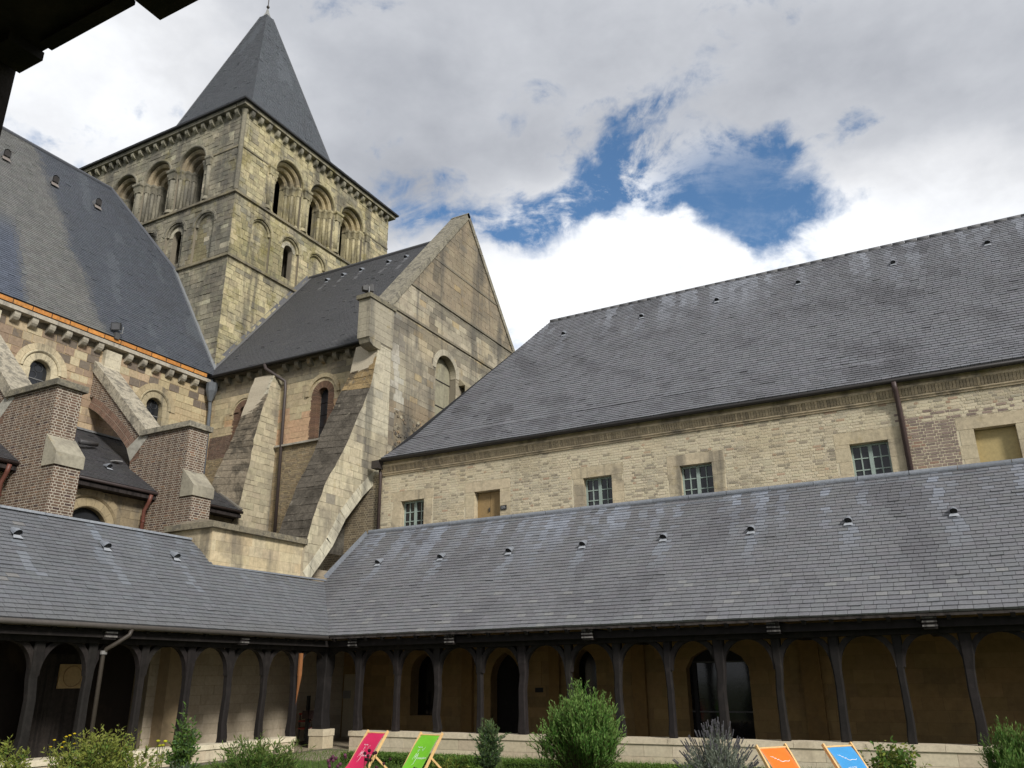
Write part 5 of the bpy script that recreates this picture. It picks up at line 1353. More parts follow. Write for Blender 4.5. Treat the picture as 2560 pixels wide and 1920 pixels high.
    # caps
    part('pier_cap', Mesh().box((-26.55, ya - 0.12, ZP), (XO + 0.12, yb + 0.12, ZP + 0.2), cap_col).add([(-26.55, ya - 0.12, ZP + 0.2), (XO + 0.12, ya - 0.12, ZP + 0.2), (XO + 0.12, yb + 0.12, ZP + 0.2), (-26.55, yb + 0.12, ZP + 0.2), (-26.4, (ya + yb) / 2, ZP + 0.3), (XO - 0.2, (ya + yb) / 2, ZP + 0.3)], [(0, 1, 5, 4), (1, 2, 5), (2, 3, 4, 5), (3, 0, 4)], cap_col), M_COPING, fb)
    n = 4; a = Vector((-30.1, 14.76)); b = Vector((-26.25, 11.2)); d = (b - a).normalized(); nn = Vector((d.y, -d.x))
    if nn.y > 0: nn = -nn
    for k in range(n):
        p, q = a + (b - a) * (k / n), a + (b - a) * ((k + 0.99) / n)
        pg = ccw([tuple(p), tuple(q), tuple(q + nn * 0.36), tuple(p + nn * 0.36)])
        part('raking_coping', Mesh().add(*prism(fr, pg, -T - 0.07, 0.07, True), jit(lin(168, 160, 142), 0.06)), M_COPING, fb)
    return fb
flying(19.86, 'brick flying buttress nearer the tower, its pier beside the stone buttress', lin(150, 144, 128))
flying(14.68, 'brick flying buttress at the left picture edge with dark lichened pier cap', lin(128, 122, 106))

# ------------------------------------------------------------------ stone buttresses against the transept
def strip_solid(fr, vs_, lo, hi, w0, w1, col):
    m = Mesh()
    for q in bounds_region(vs_, lo, hi): m.add(*prism(fr, q, w0, w1, True), col)
    return m
def roughen(zs, cols, amp, step=0.28):
    out_z = []; outs = [[] for _ in cols]
    for i in range(len(zs) - 1):
        n = max(1, round((zs[i + 1] - zs[i]) / step))
        for k in range(n):
            t = k / n; out_z.append(zs[i] + (zs[i + 1] - zs[i]) * t); e = uni(-amp, amp)
            for o, c in zip(outs, cols): o.append(c[i] + (c[i + 1] - c[i]) * t + (e if c is not cols[-1] or len(set(cols[-1])) > 2 else 0))
    out_z.append(zs[-1])
    for o, c in zip(outs, cols): o.append(c[-1])
    return [out_z] + outs
def bstone(u, v): return jit(mixc(lin(194, 180, 142), lin(170, 158, 126), rnd()), 0.08, 0.02)
# stepped one beside the downpipe
b2 = thing('stone_buttress', 'battered stone buttress with grey lichened slope, left of the brown downpipe', 'buttress', (-26.2, 25, 0))
zs = [5.5, 8.54, 9.35, 10.57, 11.93, 13.39, 15.24]
ri = [23.35, 24.09, 24.29, 24.54, 24.69, 25.01, 25.54]
le = [22.6, 23.45, 23.65, 23.98, 24.55, 25.05, 25.78]
zs, ri, le = roughen(zs, [ri, le], 0.035)
XB, WB = -25.69, 1.22
bm = part('body', strip_solid(FX(XB), zs, ri, [25.97] * len(zs), -WB, -0.012, C_MORT), M_MORTAR, b2)
emit(bm, 'stone', blocks(FX(XB), bounds_region(zs, ri, [25.97] * len(zs)), [], (0.2, 0.3), (0.25, 0.55), bstone, 0.014, (-0.006, 0.015), warp=0.012), M_STONE, 60, 'stones')
wm = Mesh(); pcs = []
for i in range(len(zs) - 1):
    n = max(1, round((zs[i + 1] - zs[i]) / 0.32))
    for k in range(n):
        t0, t1 = k / n, (k + 0.96) / n
        f = lambda arr, t: arr[i] + (arr[i + 1] - arr[i]) * t
        c = jit(lin(124, 114, 98) if zs[i] > 9 else lin(132, 120, 104), 0.12)
        if zs[i] > 14: c = lin(186, 180, 160)
        o = 0.04 * (1 - 0)
        for q in range(2):
            s0, s1 = q / 2 + 0.01, (q + 1) / 2 - 0.01
            def pt(t, s, off): return (XB - WB * (1 - s), f(le, t) * (1 - s) + f(ri, t) * s - off, f(zs, t))
            vs = [pt(t0, s0, 0.03), pt(t0, s1, 0.03), pt(t1, s1, 0.015), pt(t1, s0, 0.015), pt(t0, s0, -0.2), pt(t0, s1, -0.2), pt(t1, s1, -0.2), pt(t1, s0, -0.2)]
            pcs.append((vs, [(0, 1, 2, 3), (0, 4, 5, 1), (1, 5, 6, 2), (2, 6, 7, 3), (3, 7, 4, 0)], c))
emit(bm, 'weathering_stone', pcs, M_MOSSY, 60)
sl = Mesh()
for i in range(len(zs) - 1):
    sl.add([(XB - WB, le[i], zs[i]), (XB - 0.02, ri[i], zs[i]), (XB - 0.02, ri[i + 1], zs[i + 1]), (XB - WB, le[i + 1], zs[i + 1]), (XB - WB, 25.97, zs[i]), (XB - WB, 25.97, zs[i + 1])], [(0, 1, 2, 3), (4, 0, 3, 5)], (0.13, 0.12, 0.10))
part('slope', sl, M_MOSSY, b2)
# the big flying one that springs over the gallery corner
b1 = thing('stone_flying_buttress', 'great pale stone flying buttress with dark mossy slope, arching over the gallery corner', 'buttress', (-20.2, 23, 0))
zs1 = [5.4, 5.97, 6.72, 7.77, 8.81, 9.78, 11.04, 13.23, 14.95, 15.4]
sl1 = [21.55, 21.6, 21.65, 21.98, 22.40, 22.98, 23.68, 24.70, 25.08, 25.2]
ar1 = [21.90, 22.4, 23.02, 23.64, 24.58, 25.66, 25.97, 25.97, 25.97, 25.97]
W1 = 1.25
zs1_ = zs1; zs1 = sorted(set([round(z, 3) for z in zs1] + [round(float(z), 3) for z in np.arange(5.7, 15.2, 0.3) if min(abs(z - q) for q in zs1) > 0.1]))
jit1 = np.array([uni(-0.03, 0.03) for _ in zs1])
sl1 = list(np.interp(zs1, zs1_, sl1) + jit1); ar1 = list(np.interp(zs1, zs1_, ar1))
body1 = part('body', strip_solid(FX(XG), zs1, sl1, ar1, -W1, -0.012, C_MORT), M_MORTAR, b1)
def b1col(u, v):
    c = jit(mixc(lin(206, 192, 152), lin(186, 172, 136), rnd()), 0.06, 0.015)
    if rnd() < 0.04: c = jit(lin(140, 132, 114), 0.1)
    c = mixc(c, lin(158, 146, 118), sstep(vn(u * 0.9, v * 0.7, 140.0), -0.1, 0.5) * 0.7)
    if v > 11.5: c = mixc(c, lin(194, 186, 160), 0.5)
    return c
reg1 = bounds_region(zs1, sl1, ar1)
# arch edge stones
edge = []; hole = []
ap = [(a, z) for a, z in zip(ar1, zs1) if z < 9.8]
for i in range(len(ap) - 1):
    a, b = Vector(ap[i]), Vector(ap[i + 1]); d = (b - a).normalized(); n = Vector((-d.y, d.x))
    k = max(1, round((b - a).length / 0.3))
    hole.append(ccw([tuple(a), tuple(b), tuple(b + n * 0.42), tuple(a + n * 0.42)]))
    for j in range(k):
        p, q = a + (b - a) * (j / k), a + (b - a) * ((j + 0.97) / k)
        pg = ccw([tuple(p), tuple(q), tuple(q + n * 0.42), tuple(p + n * 0.42)])
        edge.append((*prism(FX(XG), pg, -W1, 0.014, True), jit(lin(204, 196, 166), 0.05)))
emit(body1, 'voussoir', edge, M_STONE, 40)
emit(body1, 'stone', blocks(FX(XG), reg1, hole, (0.26, 0.36), (0.4, 0.8), b1col, 0.010, (-0.006, 0.010), warp=0.004), M_STONE, 100, 'stones')
le1_ = [21.35, 21.4, 21.45, 21.85, 22.28, 22.80, 23.35, 24.45, 25.35, 25.55]
pcs = []; sl = Mesh()
le1 = list(np.interp(zs1, zs1_, le1_) + jit1)
for i in range(len(zs1) - 1):
    if zs1[i] < 6.7: continue
    n = max(1, round((zs1[i + 1] - zs1[i]) / 0.28))
    f = lambda arr, t: arr[i] + (arr[i + 1] - arr[i]) * t
    for k in range(n):
        t0, t1 = k / n, (k + 0.97) / n
        cuts = sorted([0.0, 1.0] + [uni(0.2, 0.45), uni(0.55, 0.8)])
        for s0, s1 in zip(cuts, cuts[1:]):
            s0 += 0.008; s1 -= 0.008; lf = uni(0.01, 0.04)
            def pt(t, s, off): return (XG - W1 * (1 - s), f(le1, t) * (1 - s) + f(sl1, t) * s - off, f(zs1, t))
            c = jit(lin(88, 82, 73), 0.15)
            if zs1[i] > 13 : c = jit(lin(140, 120, 86), 0.15)
            if zs1[i] > 14.5: c = lin(184, 176, 152)
            vs = [pt(t0, s0, lf), pt(t0, s1, lf), pt(t1, s1, 0.012), pt(t1, s0, 0.012), pt(t0, s0, -0.2), pt(t0, s1, -0.2), pt(t1, s1, -0.2), pt(t1, s0, -0.2)]
            pcs.append((vs, [(0, 1, 2, 3), (0, 4, 5, 1), (1, 5, 6, 2), (2, 6, 7, 3), (3, 7, 4, 0)], c))
    sl.add([(XG - W1, le1[i], zs1[i]), (XG - 0.02, sl1[i], zs1[i]), (XG - 0.02, sl1[i + 1], zs1[i + 1]), (XG - W1, le1[i + 1], zs1[i + 1]), (XG - W1, 25.97, zs1[i]), (XG - W1, 25.97, zs1[i + 1])], [(0, 1, 2, 3), (4, 0, 3, 5)], (0.12, 0.11, 0.09))
part('slope', sl, M_MOSSY, b1)
emit(body1, 'weathering_stone', pcs, M_MOSSY, 120)
# rendered block the buttress lands on, with its coping
blk = thing('stone_abutment', 'low cream stone block with grey coping where the great buttress lands, above the gallery valley', 'abutment', (-20.2, 19.8, 0))
ab = part('block', Mesh().box((-21.6, 17.66, 4.5), (-19.72, 21.9, 6.6), C_MORT), M_MORTAR, blk)
def ablc(u, v): return jit(mixc(lin(204, 186, 142), lin(196, 172, 124), rnd()), 0.05, 0.015)
emit(ab, 'stone', blocks(FX(-19.71), [rect(17.64, 4.9, 22.0, 6.6)], [], (0.3, 0.4), (0.5, 0.9), ablc, 0.005, (0.0, 0.006)) + blocks(FY(17.65), [rect(-21.6, 4.9, -19.7, 6.6)], [], (0.3, 0.4), (0.5, 0.9), ablc, 0.005, (0.0, 0.006)), M_STONE, 40, 'stones')
for k in range(4):
    y0, y1 = 17.5 + k * 1.05, 17.5 + (k + 0.99) * 1.05
    m = Mesh().box((-21.7, y0, 6.6), (-19.55, y1, 6.78), lin(128, 120, 102))
    m.add([(-21.7, y0, 6.78), (-19.55, y0, 6.78), (-19.55, y1, 6.78), (-21.7, y1, 6.78), (-20.6, y0 + (0.5 if k == 0 else 0), 7.02), (-20.6, y1, 7.02)], [(0, 1, 4), (1, 2, 5, 4), (2, 3, 5), (3, 0, 4, 5)], lin(124, 114, 96))
    part('coping_stone', m, M_COPING, blk)
# ------------------------------------------------------------------ floodlights
def floodlight(loc, aim, label):
    t = thing('floodlight', label, 'floodlight', loc, 'roof floodlights')
    L = Vector(loc); a = Vector(aim).normalized(); s = a.cross(Vector((0, 0, 1))).normalized(); u = s.cross(a)
    h = L + Vector((0, 0, 0.32))
    m = Mesh(); prof = [(-0.22, 0.10, 0.09), (-0.05, 0.14, 0.12), (0.16, 0.20, 0.16), (0.20, 0.20, 0.16)]
    vs = []
    for d, w, hh in prof:
        for x, y in ((-w, -hh), (w, -hh), (w, hh), (-w, hh)): vs.append(tuple(h + a * d + s * x + u * y))
    fs = [(4 * i + k, 4 * i + (k + 1) % 4, 4 * i + 4 + (k + 1) % 4, 4 * i + 4 + k) for i in range(3) for k in range(4)] + [(3, 2, 1, 0), (12, 13, 14, 15)]
    part('housing', m.add(vs, fs, (0.035, 0.034, 0.034)), M_PIPE, t)
    part('lens', Mesh().add([tuple(h + a * 0.205 + s * x * 0.17 + u * y * 0.13) for x, y in ((-1, -1), (1, -1), (1, 1), (-1, 1))], [(0, 1, 2, 3)], (0.12, 0.12, 0.13)), M_GLASS, t)
    part('bracket', Mesh().tube([tuple(h + s * 0.24), tuple(L + s * 0.24 + Vector((0, 0, 0.03))), tuple(L - s * 0.24 + Vector((0, 0, 0.03))), tuple(h - s * 0.24)], 0.022, (0.25, 0.25, 0.25), 6), M_LEAD, t)
    part('foot', Mesh().box(tuple(L - Vector((0.10, 0.10, 0.25))), tuple(L + Vector((0.10, 0.10, 0.03))), (0.08, 0.08, 0.08)), M_LEAD, t)
floodlight((-29.8, 20.35, 16.1), (0.5, -0.75, -0.25), 'black floodlight standing at the foot of the nave roof')
floodlight((XG - 0.30, 24.55, 17.30), (0.5, 0.75, 0.1), 'black floodlight on the cap of the gable kneeler')

# ------------------------------------------------------------------ the gallery the picture is taken from (its eave hangs into the view)
ng = thing('near_gallery', 'dark timber eave and post of the near gallery at the top left corner', 'gallery', (-1.7, 0.3, 0))
bk = lambda: jit((0.030, 0.022, 0.019), 0.15)
part('wall_plate', Mesh().box((-1.62, 0.42, 3.462), (-1.24, 0.770, 3.62), bk()).box((-0.94, 0.42, 3.44), (3.0, 0.70, 3.62), bk()).box((-5, 0.42, 3.44), (-1.62, 0.70, 3.62), bk()), M_WOOD, ng)
part('drip_lath', Mesh().box((-1.50, 0.745, 3.452), (-1.242, 0.772, 3.461), bk()), M_WOOD, ng)
part('peg_block', Mesh().box((-1.61, 0.70, 3.440), (-1.53, 0.774, 3.461), bk()), M_WOOD, ng)
part('tie_beam', Mesh().box((-1.235, -2.4, 3.455), (-0.945, 0.825, 3.70), bk()), M_WOOD, ng)
part('post', Mesh().box((-1.90, 0.45, 0.3), (-1.622, 0.772, 3.462), bk()), M_WOOD, ng)
part('roof', Mesh().add([(-5, 0.80, 3.63), (3, 0.80, 3.63), (3, -2.6, 6.5), (-5, -2.6, 6.5), (-5, 0.80, 3.72), (3, 0.80, 3.72), (3, -2.6, 6.6), (-5, -2.6, 6.6)], [(0, 3, 2, 1), (4, 5, 6, 7), (0, 1, 5, 4)], (0.05, 0.045, 0.045)), M_DECK, ng)
part('back_wall', Mesh().box((-5, -2.9, 0.2), (3, -2.6, 6.6), lin(170, 150, 115)), M_PLASTER, ng)

# ------------------------------------------------------------------ dark red furniture parked in the gallery corner
fz = 0.30
cart = thing('stacked_chairs', 'dark red stacked chairs parked in the shaded gallery corner behind the passage', 'chairs', (-19.7, 22.6, fz))
RD = lin(120, 34, 26)
for k in range(3):
    z = fz + 0.42 + k * 0.22
    part('seat', Mesh().box((-19.95, 22.3, z), (-19.45, 22.85, z + 0.05), jit(RD, 0.1)), M_PAINT, cart)
    part('seat_edge', Mesh().box((-19.44, 22.3, z + 0.01), (-19.42, 22.85, z + 0.045), (0.35, 0.3, 0.26)), M_PAINT, cart)
for x in (-19.92, -19.48):
    for y in (22.33, 22.82): part('leg', Mesh().bar((x, y, fz), (x, y, fz + 0.9), 0.04, 0.04, (0.02, 0.018, 0.018)), M_PAINT, cart)
part('backrest', Mesh().add(*prism(FX(-19.5), archp(22.95, 0.22, fz + 0.85, fz + 1.05, 10), -0.04, 0, True), RD), M_PAINT, cart)
std = thing('black_stand', 'black upright stand with cross box beside the red chairs in the gallery corner', 'stand', (-19.3, 21.9, fz))
part('upright', Mesh().bar((-19.4, 22.1, fz), (-19.4, 22.1, fz + 1.45), 0.09, 0.09, (0.012, 0.011, 0.011)), M_PAINT, std)
part('box', Mesh().box((-19.5, 21.95, fz + 0.75), (-19.25, 22.3, fz + 1.0), (0.035, 0.02, 0.018)), M_PAINT, std)
part('base', Mesh().box((-19.6, 21.9, fz), (-19.2, 22.3, fz + 0.05), (0.02, 0.018, 0.018)), M_PAINT, std)

# ------------------------------------------------------------------ deck chairs
def text_faces(s, size, shear):
    cu = bpy.data.curves.new('txt', 'FONT'); cu.body = s; cu.size = size; cu.shear = shear; cu.align_x = 'LEFT'; cu.resolution_u = 2
    o = bpy.data.objects.new('txt', cu); COL.objects.link(o)
    dg = bpy.context.evaluated_depsgraph_get(); me = bpy.data.meshes.new_from_object(o.evaluated_get(dg))
    vs = [(v.co.x, v.co.y) for v in me.vertices]; fs = [tuple(p.vertices) for p in me.polygons]
    bpy.data.objects.remove(o); bpy.data.meshes.remove(me); bpy.data.curves.remove(cu)
    return vs, fs
def stroke(pts, w):
    """a brush stroke in the plane"""
    vs = []; fs = []; n = len(pts)
    for i, p in enumerate(pts):
        a = Vector(pts[max(0, i - 1)]); b = Vector(pts[min(n - 1, i + 1)]); d = (b - a).normalized(); nn = Vector((-d.y, d.x)) * (w * (0.4 + 0.6 * sin(pi * (i + 0.5) / n)))
        vs += [tuple(Vector(p) + nn), tuple(Vector(p) - nn)]
    for i in range(n - 1): fs.append((2 * i, 2 * i + 1, 2 * i + 3, 2 * i + 2))
    return vs, fs
TXT_V = text_faces('VILLE DE', 0.030, 0.0)
TXT_M = text_faces('ontivilliers', 0.058, 0.35)
M_STROKES = [stroke([(0.0, -0.02), (0.012, 0.03), (0.028, 0.085), (0.034, 0.07), (0.036, 0.0), (0.05, 0.045), (0.068, 0.09), (0.072, 0.05), (0.070, -0.03), (0.062, -0.075), (0.05, -0.095), (0.045, -0.08)], 0.0035),
             stroke([(0.02, 0.12), (0.035, 0.135), (0.06, 0.138), (0.045, 0.12), (0.03, 0.095)], 0.0025), stroke([(0.105, 0.15), (0.12, 0.115), (0.135, 0.15), (0.150, 0.175)], 0.0025)]
WAVE = stroke([(0.0, 0.09), (0.04, 0.075), (0.05, 0.085), (0.07, 0.055), (0.10, 0.06), (0.12, 0.035), (0.15, 0.045), (0.16, 0.02), (0.20, 0.0), (0.26, 0.005), (0.33, -0.005), (0.36, 0.01)], 0.005)
def deck_chair(px_left, px_right, dep, face, colour, label, mark, lean=55):
    """face: horizontal direction the sitter looks; the top rail sits where the two picture points lie at depth dep"""
    def at(p): return EYE + ((p[0] - 1280) / 2055.9 * CR - (p[1] - 960) / 2055.9 * CU + FW) * dep
    c = (at(px_left) + at(px_right)) / 2
    f = Vector((face[0], face[1], 0)).normalized(); s = Vector((0, 0, 1)).cross(f).normalized()     # s: sitter's left
    s = -s if s.dot(CR) < 0 else s
    W = 0.56; H = c.z - GZ
    base = Vector((c.x, c.y, GZ))
    t = thing('deck_chair', label, 'deck chair', tuple(base), 'striped row of municipal deck chairs in the cloister garden' if False else 'deck chairs in the garden')
    wood_c = lambda: jit(lin(226, 186, 128), 0.05)
    run = H / math.tan(radians(lean))
    top = base + Vector((0, 0, H)); bot = base + f * run * 0.98 + Vector((0, 0, 0.02))
    dirr = (bot - top).normalized()
    for k in (-1, 1):
        part('side_rail', Mesh().bar(tuple(top + s * k * W / 2 - dirr * 0.05), tuple(bot + s * k * W / 2), 0.028, 0.05, wood_c(), up=tuple(f)), M_BEECH, t)
        # second frame crosses the first and carries the front of the sling
        a = base + f * (run * 1.02) + Vector((0, 0, 0.36)) + f * 0.28; b = base - f * 0.10 + Vector((0, 0, 0.02))
        part('seat_rail', Mesh().bar(tuple(a + s * k * (W / 2 - 0.04)), tuple(b + s * k * (W / 2 - 0.04)), 0.026, 0.045, wood_c(), up=(0, 0, 1)), M_BEECH, t)
        pv = top + dirr * (H * 0.42 / sin(radians(lean)))
        part('prop_leg', Mesh().bar(tuple(pv + s * k * (W / 2 + 0.03)), tuple(base - f * 0.42 + s * k * (W / 2 + 0.03) + Vector((0, 0, 0.01))), 0.022, 0.04, wood_c(), up=(0, 0, 1)), M_BEECH, t)
    part('top_bar', Mesh().tube([tuple(top + s * (-W / 2 - 0.02)), tuple(top + s * (W / 2 + 0.02))], 0.016, wood_c(), 8), M_BEECH, t)
    part('prop_bar', Mesh().tube([tuple(base - f * 0.38 + s * (-W / 2) + Vector((0, 0, 0.06))), tuple(base - f * 0.38 + s * (W / 2) + Vector((0, 0, 0.06)))], 0.012, wood_c(), 8), M_BEECH, t)
    end = base + f * (run + 0.28) + Vector((0, 0, 0.36))
    part('front_bar', Mesh().tube([tuple(end - s * W / 2), tuple(end + s * W / 2)], 0.016, wood_c(), 8), M_BEECH, t)
    # sling: hangs in a curve below the straight line
    def sling(q, x):      # q 0..1 down the cloth, x -1..1 across
        p = top + (end - top) * q
        sag = 0.30 * sin(pi * min(1, q) ** 1.5) if q < 1 else 0
        p = p + Vector((0, 0, -1)) * sag * 0.85 - f * sag * 0.10
        dip = 0.024 * (1 - x * x) * sin(pi * q) + 0.006 * vn(x * 2.3, q * 9.0, H * 7) + 0.004 * sin(14 * q + 5 * x) * (1 - q)
        return p + s * x * (W / 2 - 0.035) - Vector((0, 0, dip))
    m = Mesh(); nq, nx = 24, 8; vs = [tuple(sling(i / nq, -1 + 2 * j / nx)) for i in range(nq + 1) for j in range(nx + 1)]
    fs = [(i * (nx + 1) + j, i * (nx + 1) + j + 1, (i + 1) * (nx + 1) + j + 1, (i + 1) * (nx + 1) + j) for i in range(nq) for j in range(nx)]
    m.add(vs, fs, colour)
    m.c = [mixc(tuple(k * (1 + 0.10 * vn(i * 0.07, (i % 9) * 0.4, H * 3)) for k in colour), (0.8, 0.8, 0.8), 0.03 + (0.05 if i % (nx + 1) in (0, nx) else 0)) for i in range(len(vs))]
    cl = part('sling', m, M_CLOTH, t, True)
    length = (end - top).length * 1.12
    nrm = (sling(0.3, 1) - sling(0.3, -1)).cross(sling(0.25, 0) - sling(0.35, 0)).normalized()
    if nrm.dot(EYE - top) < 0: nrm = -nrm
    def put(vf, ox, oy, sc=1.0):
        vs, fs = vf; out = []
        for (x, y) in vs:
            X = (ox + x * sc) / (W / 2 - 0.035); q = (oy - y * sc) / length
            out.append(tuple(sling(max(0.01, min(0.9, q)), X) + nrm * 0.004))
        make('lettering', Mesh().add(out, fs, (0.85, 0.85, 0.85)), M_PAINT, cl)
    if mark == 'name':
        put(TXT_V, -0.135, 0.285)
        for st in M_STROKES: put(st, -0.13, 0.49, 1.25)
        put(TXT_M, -0.035, 0.49)
    else:
        put(WAVE, -0.16, 0.24, 0.9)
        if mark == 'wave_name': put(TXT_V, -0.10, 0.36, 1.4)
    return t
L_ = -CR
def facing(side, toward): 
    d = CR * side - Vector((FW.x, FW.y, 0)).normalized() * toward; return (d.x, d.y)
deck_chair((915.5, 1833), (970, 1831), 16.5, facing(-0.62, 0.8), lin(226, 24, 92), 'bright pink deck chair with white lettering beside the gallery passage', 'name', 52)
deck_chair((1050, 1836), (1104, 1839), 16.2, facing(-0.60, 0.8), lin(122, 205, 28), 'lime green deck chair with white lettering right of the pink one', 'name', 52)
deck_chair((1890, 1870), (1970, 1869), 12.6, facing(0.42, 0.9), lin(250, 126, 22), 'orange deck chair with a thin white squiggle beside the lavender', 'wave', 52)
deck_chair((2055, 1867), (2136, 1865), 12.6, facing(0.42, 0.9), lin(62, 160, 226), 'sky blue deck chair at right of the orange one', 'wave_name', 52)

# ------------------------------------------------------------------ planting
def leaf(m, p, d, L, w, col, droop=0.2):
    d = d.normalized(); s = d.cross(Vector((uni(-1, 1), uni(-1, 1), uni(-0.2, 1)))); 
    if s.length < 1e-3: s = Vector((1, 0, 0))
    s.normalize(); mid = p + d * L * 0.5 + Vector((0, 0, -droop * L * 0.1)); tip = p + d * L + Vector((0, 0, -droop * L * 0.3))
    m.add([tuple(p), tuple(mid + s * w), tuple(tip), tuple(mid - s * w)], [(0, 1, 2, 3)], col)
def shrub(name, label, cat, base, stems, height, spread, leafL, leafW, per, cols, up=0.5, start=0.15, stemcol=(0.08, 0.06, 0.03), group=None, tipcol=None, wid=0.006, fork=2, dome=0.35, vert=False):
    t = thing(name, label, cat, base, group)
    b = Vector(base); st = Mesh(); fo = Mesh()
    for i in range(stems):
        a = uni(0, 2 * pi); r = sqrt(rnd()) * spread * (0.8 + 0.25 * sin(3 * a + height * 5)); h = height * uni(0.5, 1.0) * (1 - dome * min(1, r / spread) ** 1.6)
        foot = b + Vector((cos(a) * r * 0.18, sin(a) * r * 0.18, 0)); tip = b + Vector((cos(a) * r, sin(a) * r, h))
        mid = foot.lerp(tip, 0.5) + Vector((cos(a), sin(a), 0)) * (-0.10 * r) + Vector((uni(-1, 1), uni(-1, 1), 0)) * 0.04 * height
        def pt(q): return foot * (1 - q) ** 2 + mid * 2 * q * (1 - q) + tip * q * q
        st.tube([tuple(pt(q)) for q in (0, 0.35, 0.7, 1.0)], [wid, wid * 0.8, wid * 0.6, wid * 0.3], stemcol, 4, False)
        branches = [(pt, start, 1.0, per)]
        for k in range(fork):
            q0 = uni(0.35, 0.8); o = pt(q0); dd = (Vector((uni(-1, 1), uni(-1, 1), uni(0.4, 1.3))).normalized() if not vert else Vector((uni(-0.35, 0.35), uni(-0.35, 0.35), 1)).normalized()) * height * uni(0.10, 0.26)
            st.tube([tuple(o), tuple(o + dd)], [wid * 0.5, wid * 0.25], stemcol, 4, False)
            branches.append(((lambda q, o=o, dd=dd: o + dd * q), 0.1, 1.0, per // 2))
        for f, q0, q1, n in branches:
            for k in range(n):
                q = q0 + (q1 - q0) * (k + rnd()) / n; p = f(q); ax = (f(min(1, q + 0.05)) - f(max(0, q - 0.05))).normalized()
                d = Vector((uni(-1, 1), uni(-1, 1), uni(-0.5, 0.9))).normalized() * (1 - up) + ax * up
                c = random.choice(cols); c = jit(c, 0.2, 0.05)
                if tipcol and q > 0.82: c = mixc(c, tipcol, 0.7)
                leaf(fo, p, d, leafL * uni(0.5, 1.35), leafW * uni(0.6, 1.3), c)
    part('stems', st, M_LEAF, t); stuff(part('foliage', fo, M_LEAF, t))
    return t
def stuff_mesh(m): return m
def at_ground(px, py, dep, z=None):
    p = EYE + ((px - 1280) / 2055.9 * CR - (py - 960) / 2055.9 * CU + FW) * dep
    return (p.x, p.y, GZ if z is None else z)
G1, G2, G3 = (0.060, 0.125, 0.024), (0.09, 0.175, 0.032), (0.13, 0.21, 0.04)
YG1, YG2 = (0.24, 0.27, 0.05), (0.17, 0.22, 0.045)
BG = (0.075, 0.115, 0.065)
# big rosemary-like bush
shrub('bush', 'big round needle-leaved green bush between the green and orange deck chairs', 'bush', at_ground(1462, 1905, 16.6), 340, 2.0, 1.22, 0.080, 0.0095, 44, [(0.085, 0.20, 0.032), (0.11, 0.25, 0.04), (0.065, 0.15, 0.03)], 0.64, 0.14, tipcol=(0.22, 0.34, 0.09), fork=5, wid=0.008, dome=0.60, vert=True)
shrub('conifer', 'small pointed grey-green conifer left of the big bush', 'conifer', at_ground(1222, 1905, 15.6), 60, 1.42, 0.24, 0.075, 0.010, 50, [BG, (0.06, 0.10, 0.05), G1], 0.60, 0.08, tipcol=(0.13, 0.19, 0.07), fork=3)
shrub('shrub', 'yellow-green shrub beside the lime green deck chair', 'shrub', at_ground(1128, 1905, 16.3), 40, 0.62, 0.50, 0.09, 0.012, 26, [YG1, YG2, G2], 0.45, 0.1)
# lavender
lav = thing('lavender', 'silver-grey lavender clump left of the orange deck chair', 'lavender', at_ground(1795, 1905, 14.2))
fo = Mesh(); sp_ = Mesh(); b = Vector(lav.location)
for i in range(330):
    a = uni(0, 2 * pi); el = uni(0.05, 1.0) ** 0.7; L = uni(0.95, 1.30)
    d = Vector((cos(a) * (1 - el) * 1.05, sin(a) * (1 - el) * 1.05, 0.45 + 0.5 * el)).normalized()
    tip = b + d * L * (0.62 + 0.36 * el) ; f0 = b + Vector((uni(-0.12, 0.12), uni(-0.12, 0.12), 0))
    mid = f0.lerp(tip, 0.5) + Vector((0, 0, 0.06))
    fo.tube([tuple(f0), tuple(mid), tuple(tip)], [0.004, 0.003, 0.002], (0.15, 0.17, 0.12), 3, False)
    for k in range(34):
        q = uni(0.15, 0.85); p = f0.lerp(tip, q); leaf(fo, p, (d + Vector((uni(-1, 1), uni(-1, 1), uni(-0.4, 0.8))) * 0.7), uni(0.05, 0.10), 0.007, jit((0.235, 0.265, 0.21), 0.2))
    if rnd() < 0.75:
        for k in range(6):
            p = tip + d * (k * 0.018 - 0.04); sp_.ball(tuple(p), (0.011, 0.011, 0.014), jit((0.125, 0.12, 0.13), 0.25), 5, 3)
stuff(part('foliage', fo, M_LEAF, lav)); stuff(part('flower_spikes', sp_, M_LEAF, lav))
shrub('shrub', 'bright green broad-leaved shrub right of the blue deck chair', 'shrub', at_ground(2235, 1905, 13.6), 46, 1.08, 0.62, 0.075, 0.020, 22, [G3, G2, YG1], 0.3, 0.1, fork=3)
shrub('bush', 'dark green needle-leaved bush at the right picture edge', 'bush', at_ground(2545, 1905, 13.2), 100, 1.38, 0.75, 0.08, 0.009, 40, [(0.075, 0.165, 0.03), (0.09, 0.19, 0.035)], 0.64, 0.15, tipcol=(0.18, 0.27, 0.07), fork=4, dome=0.55, vert=True)
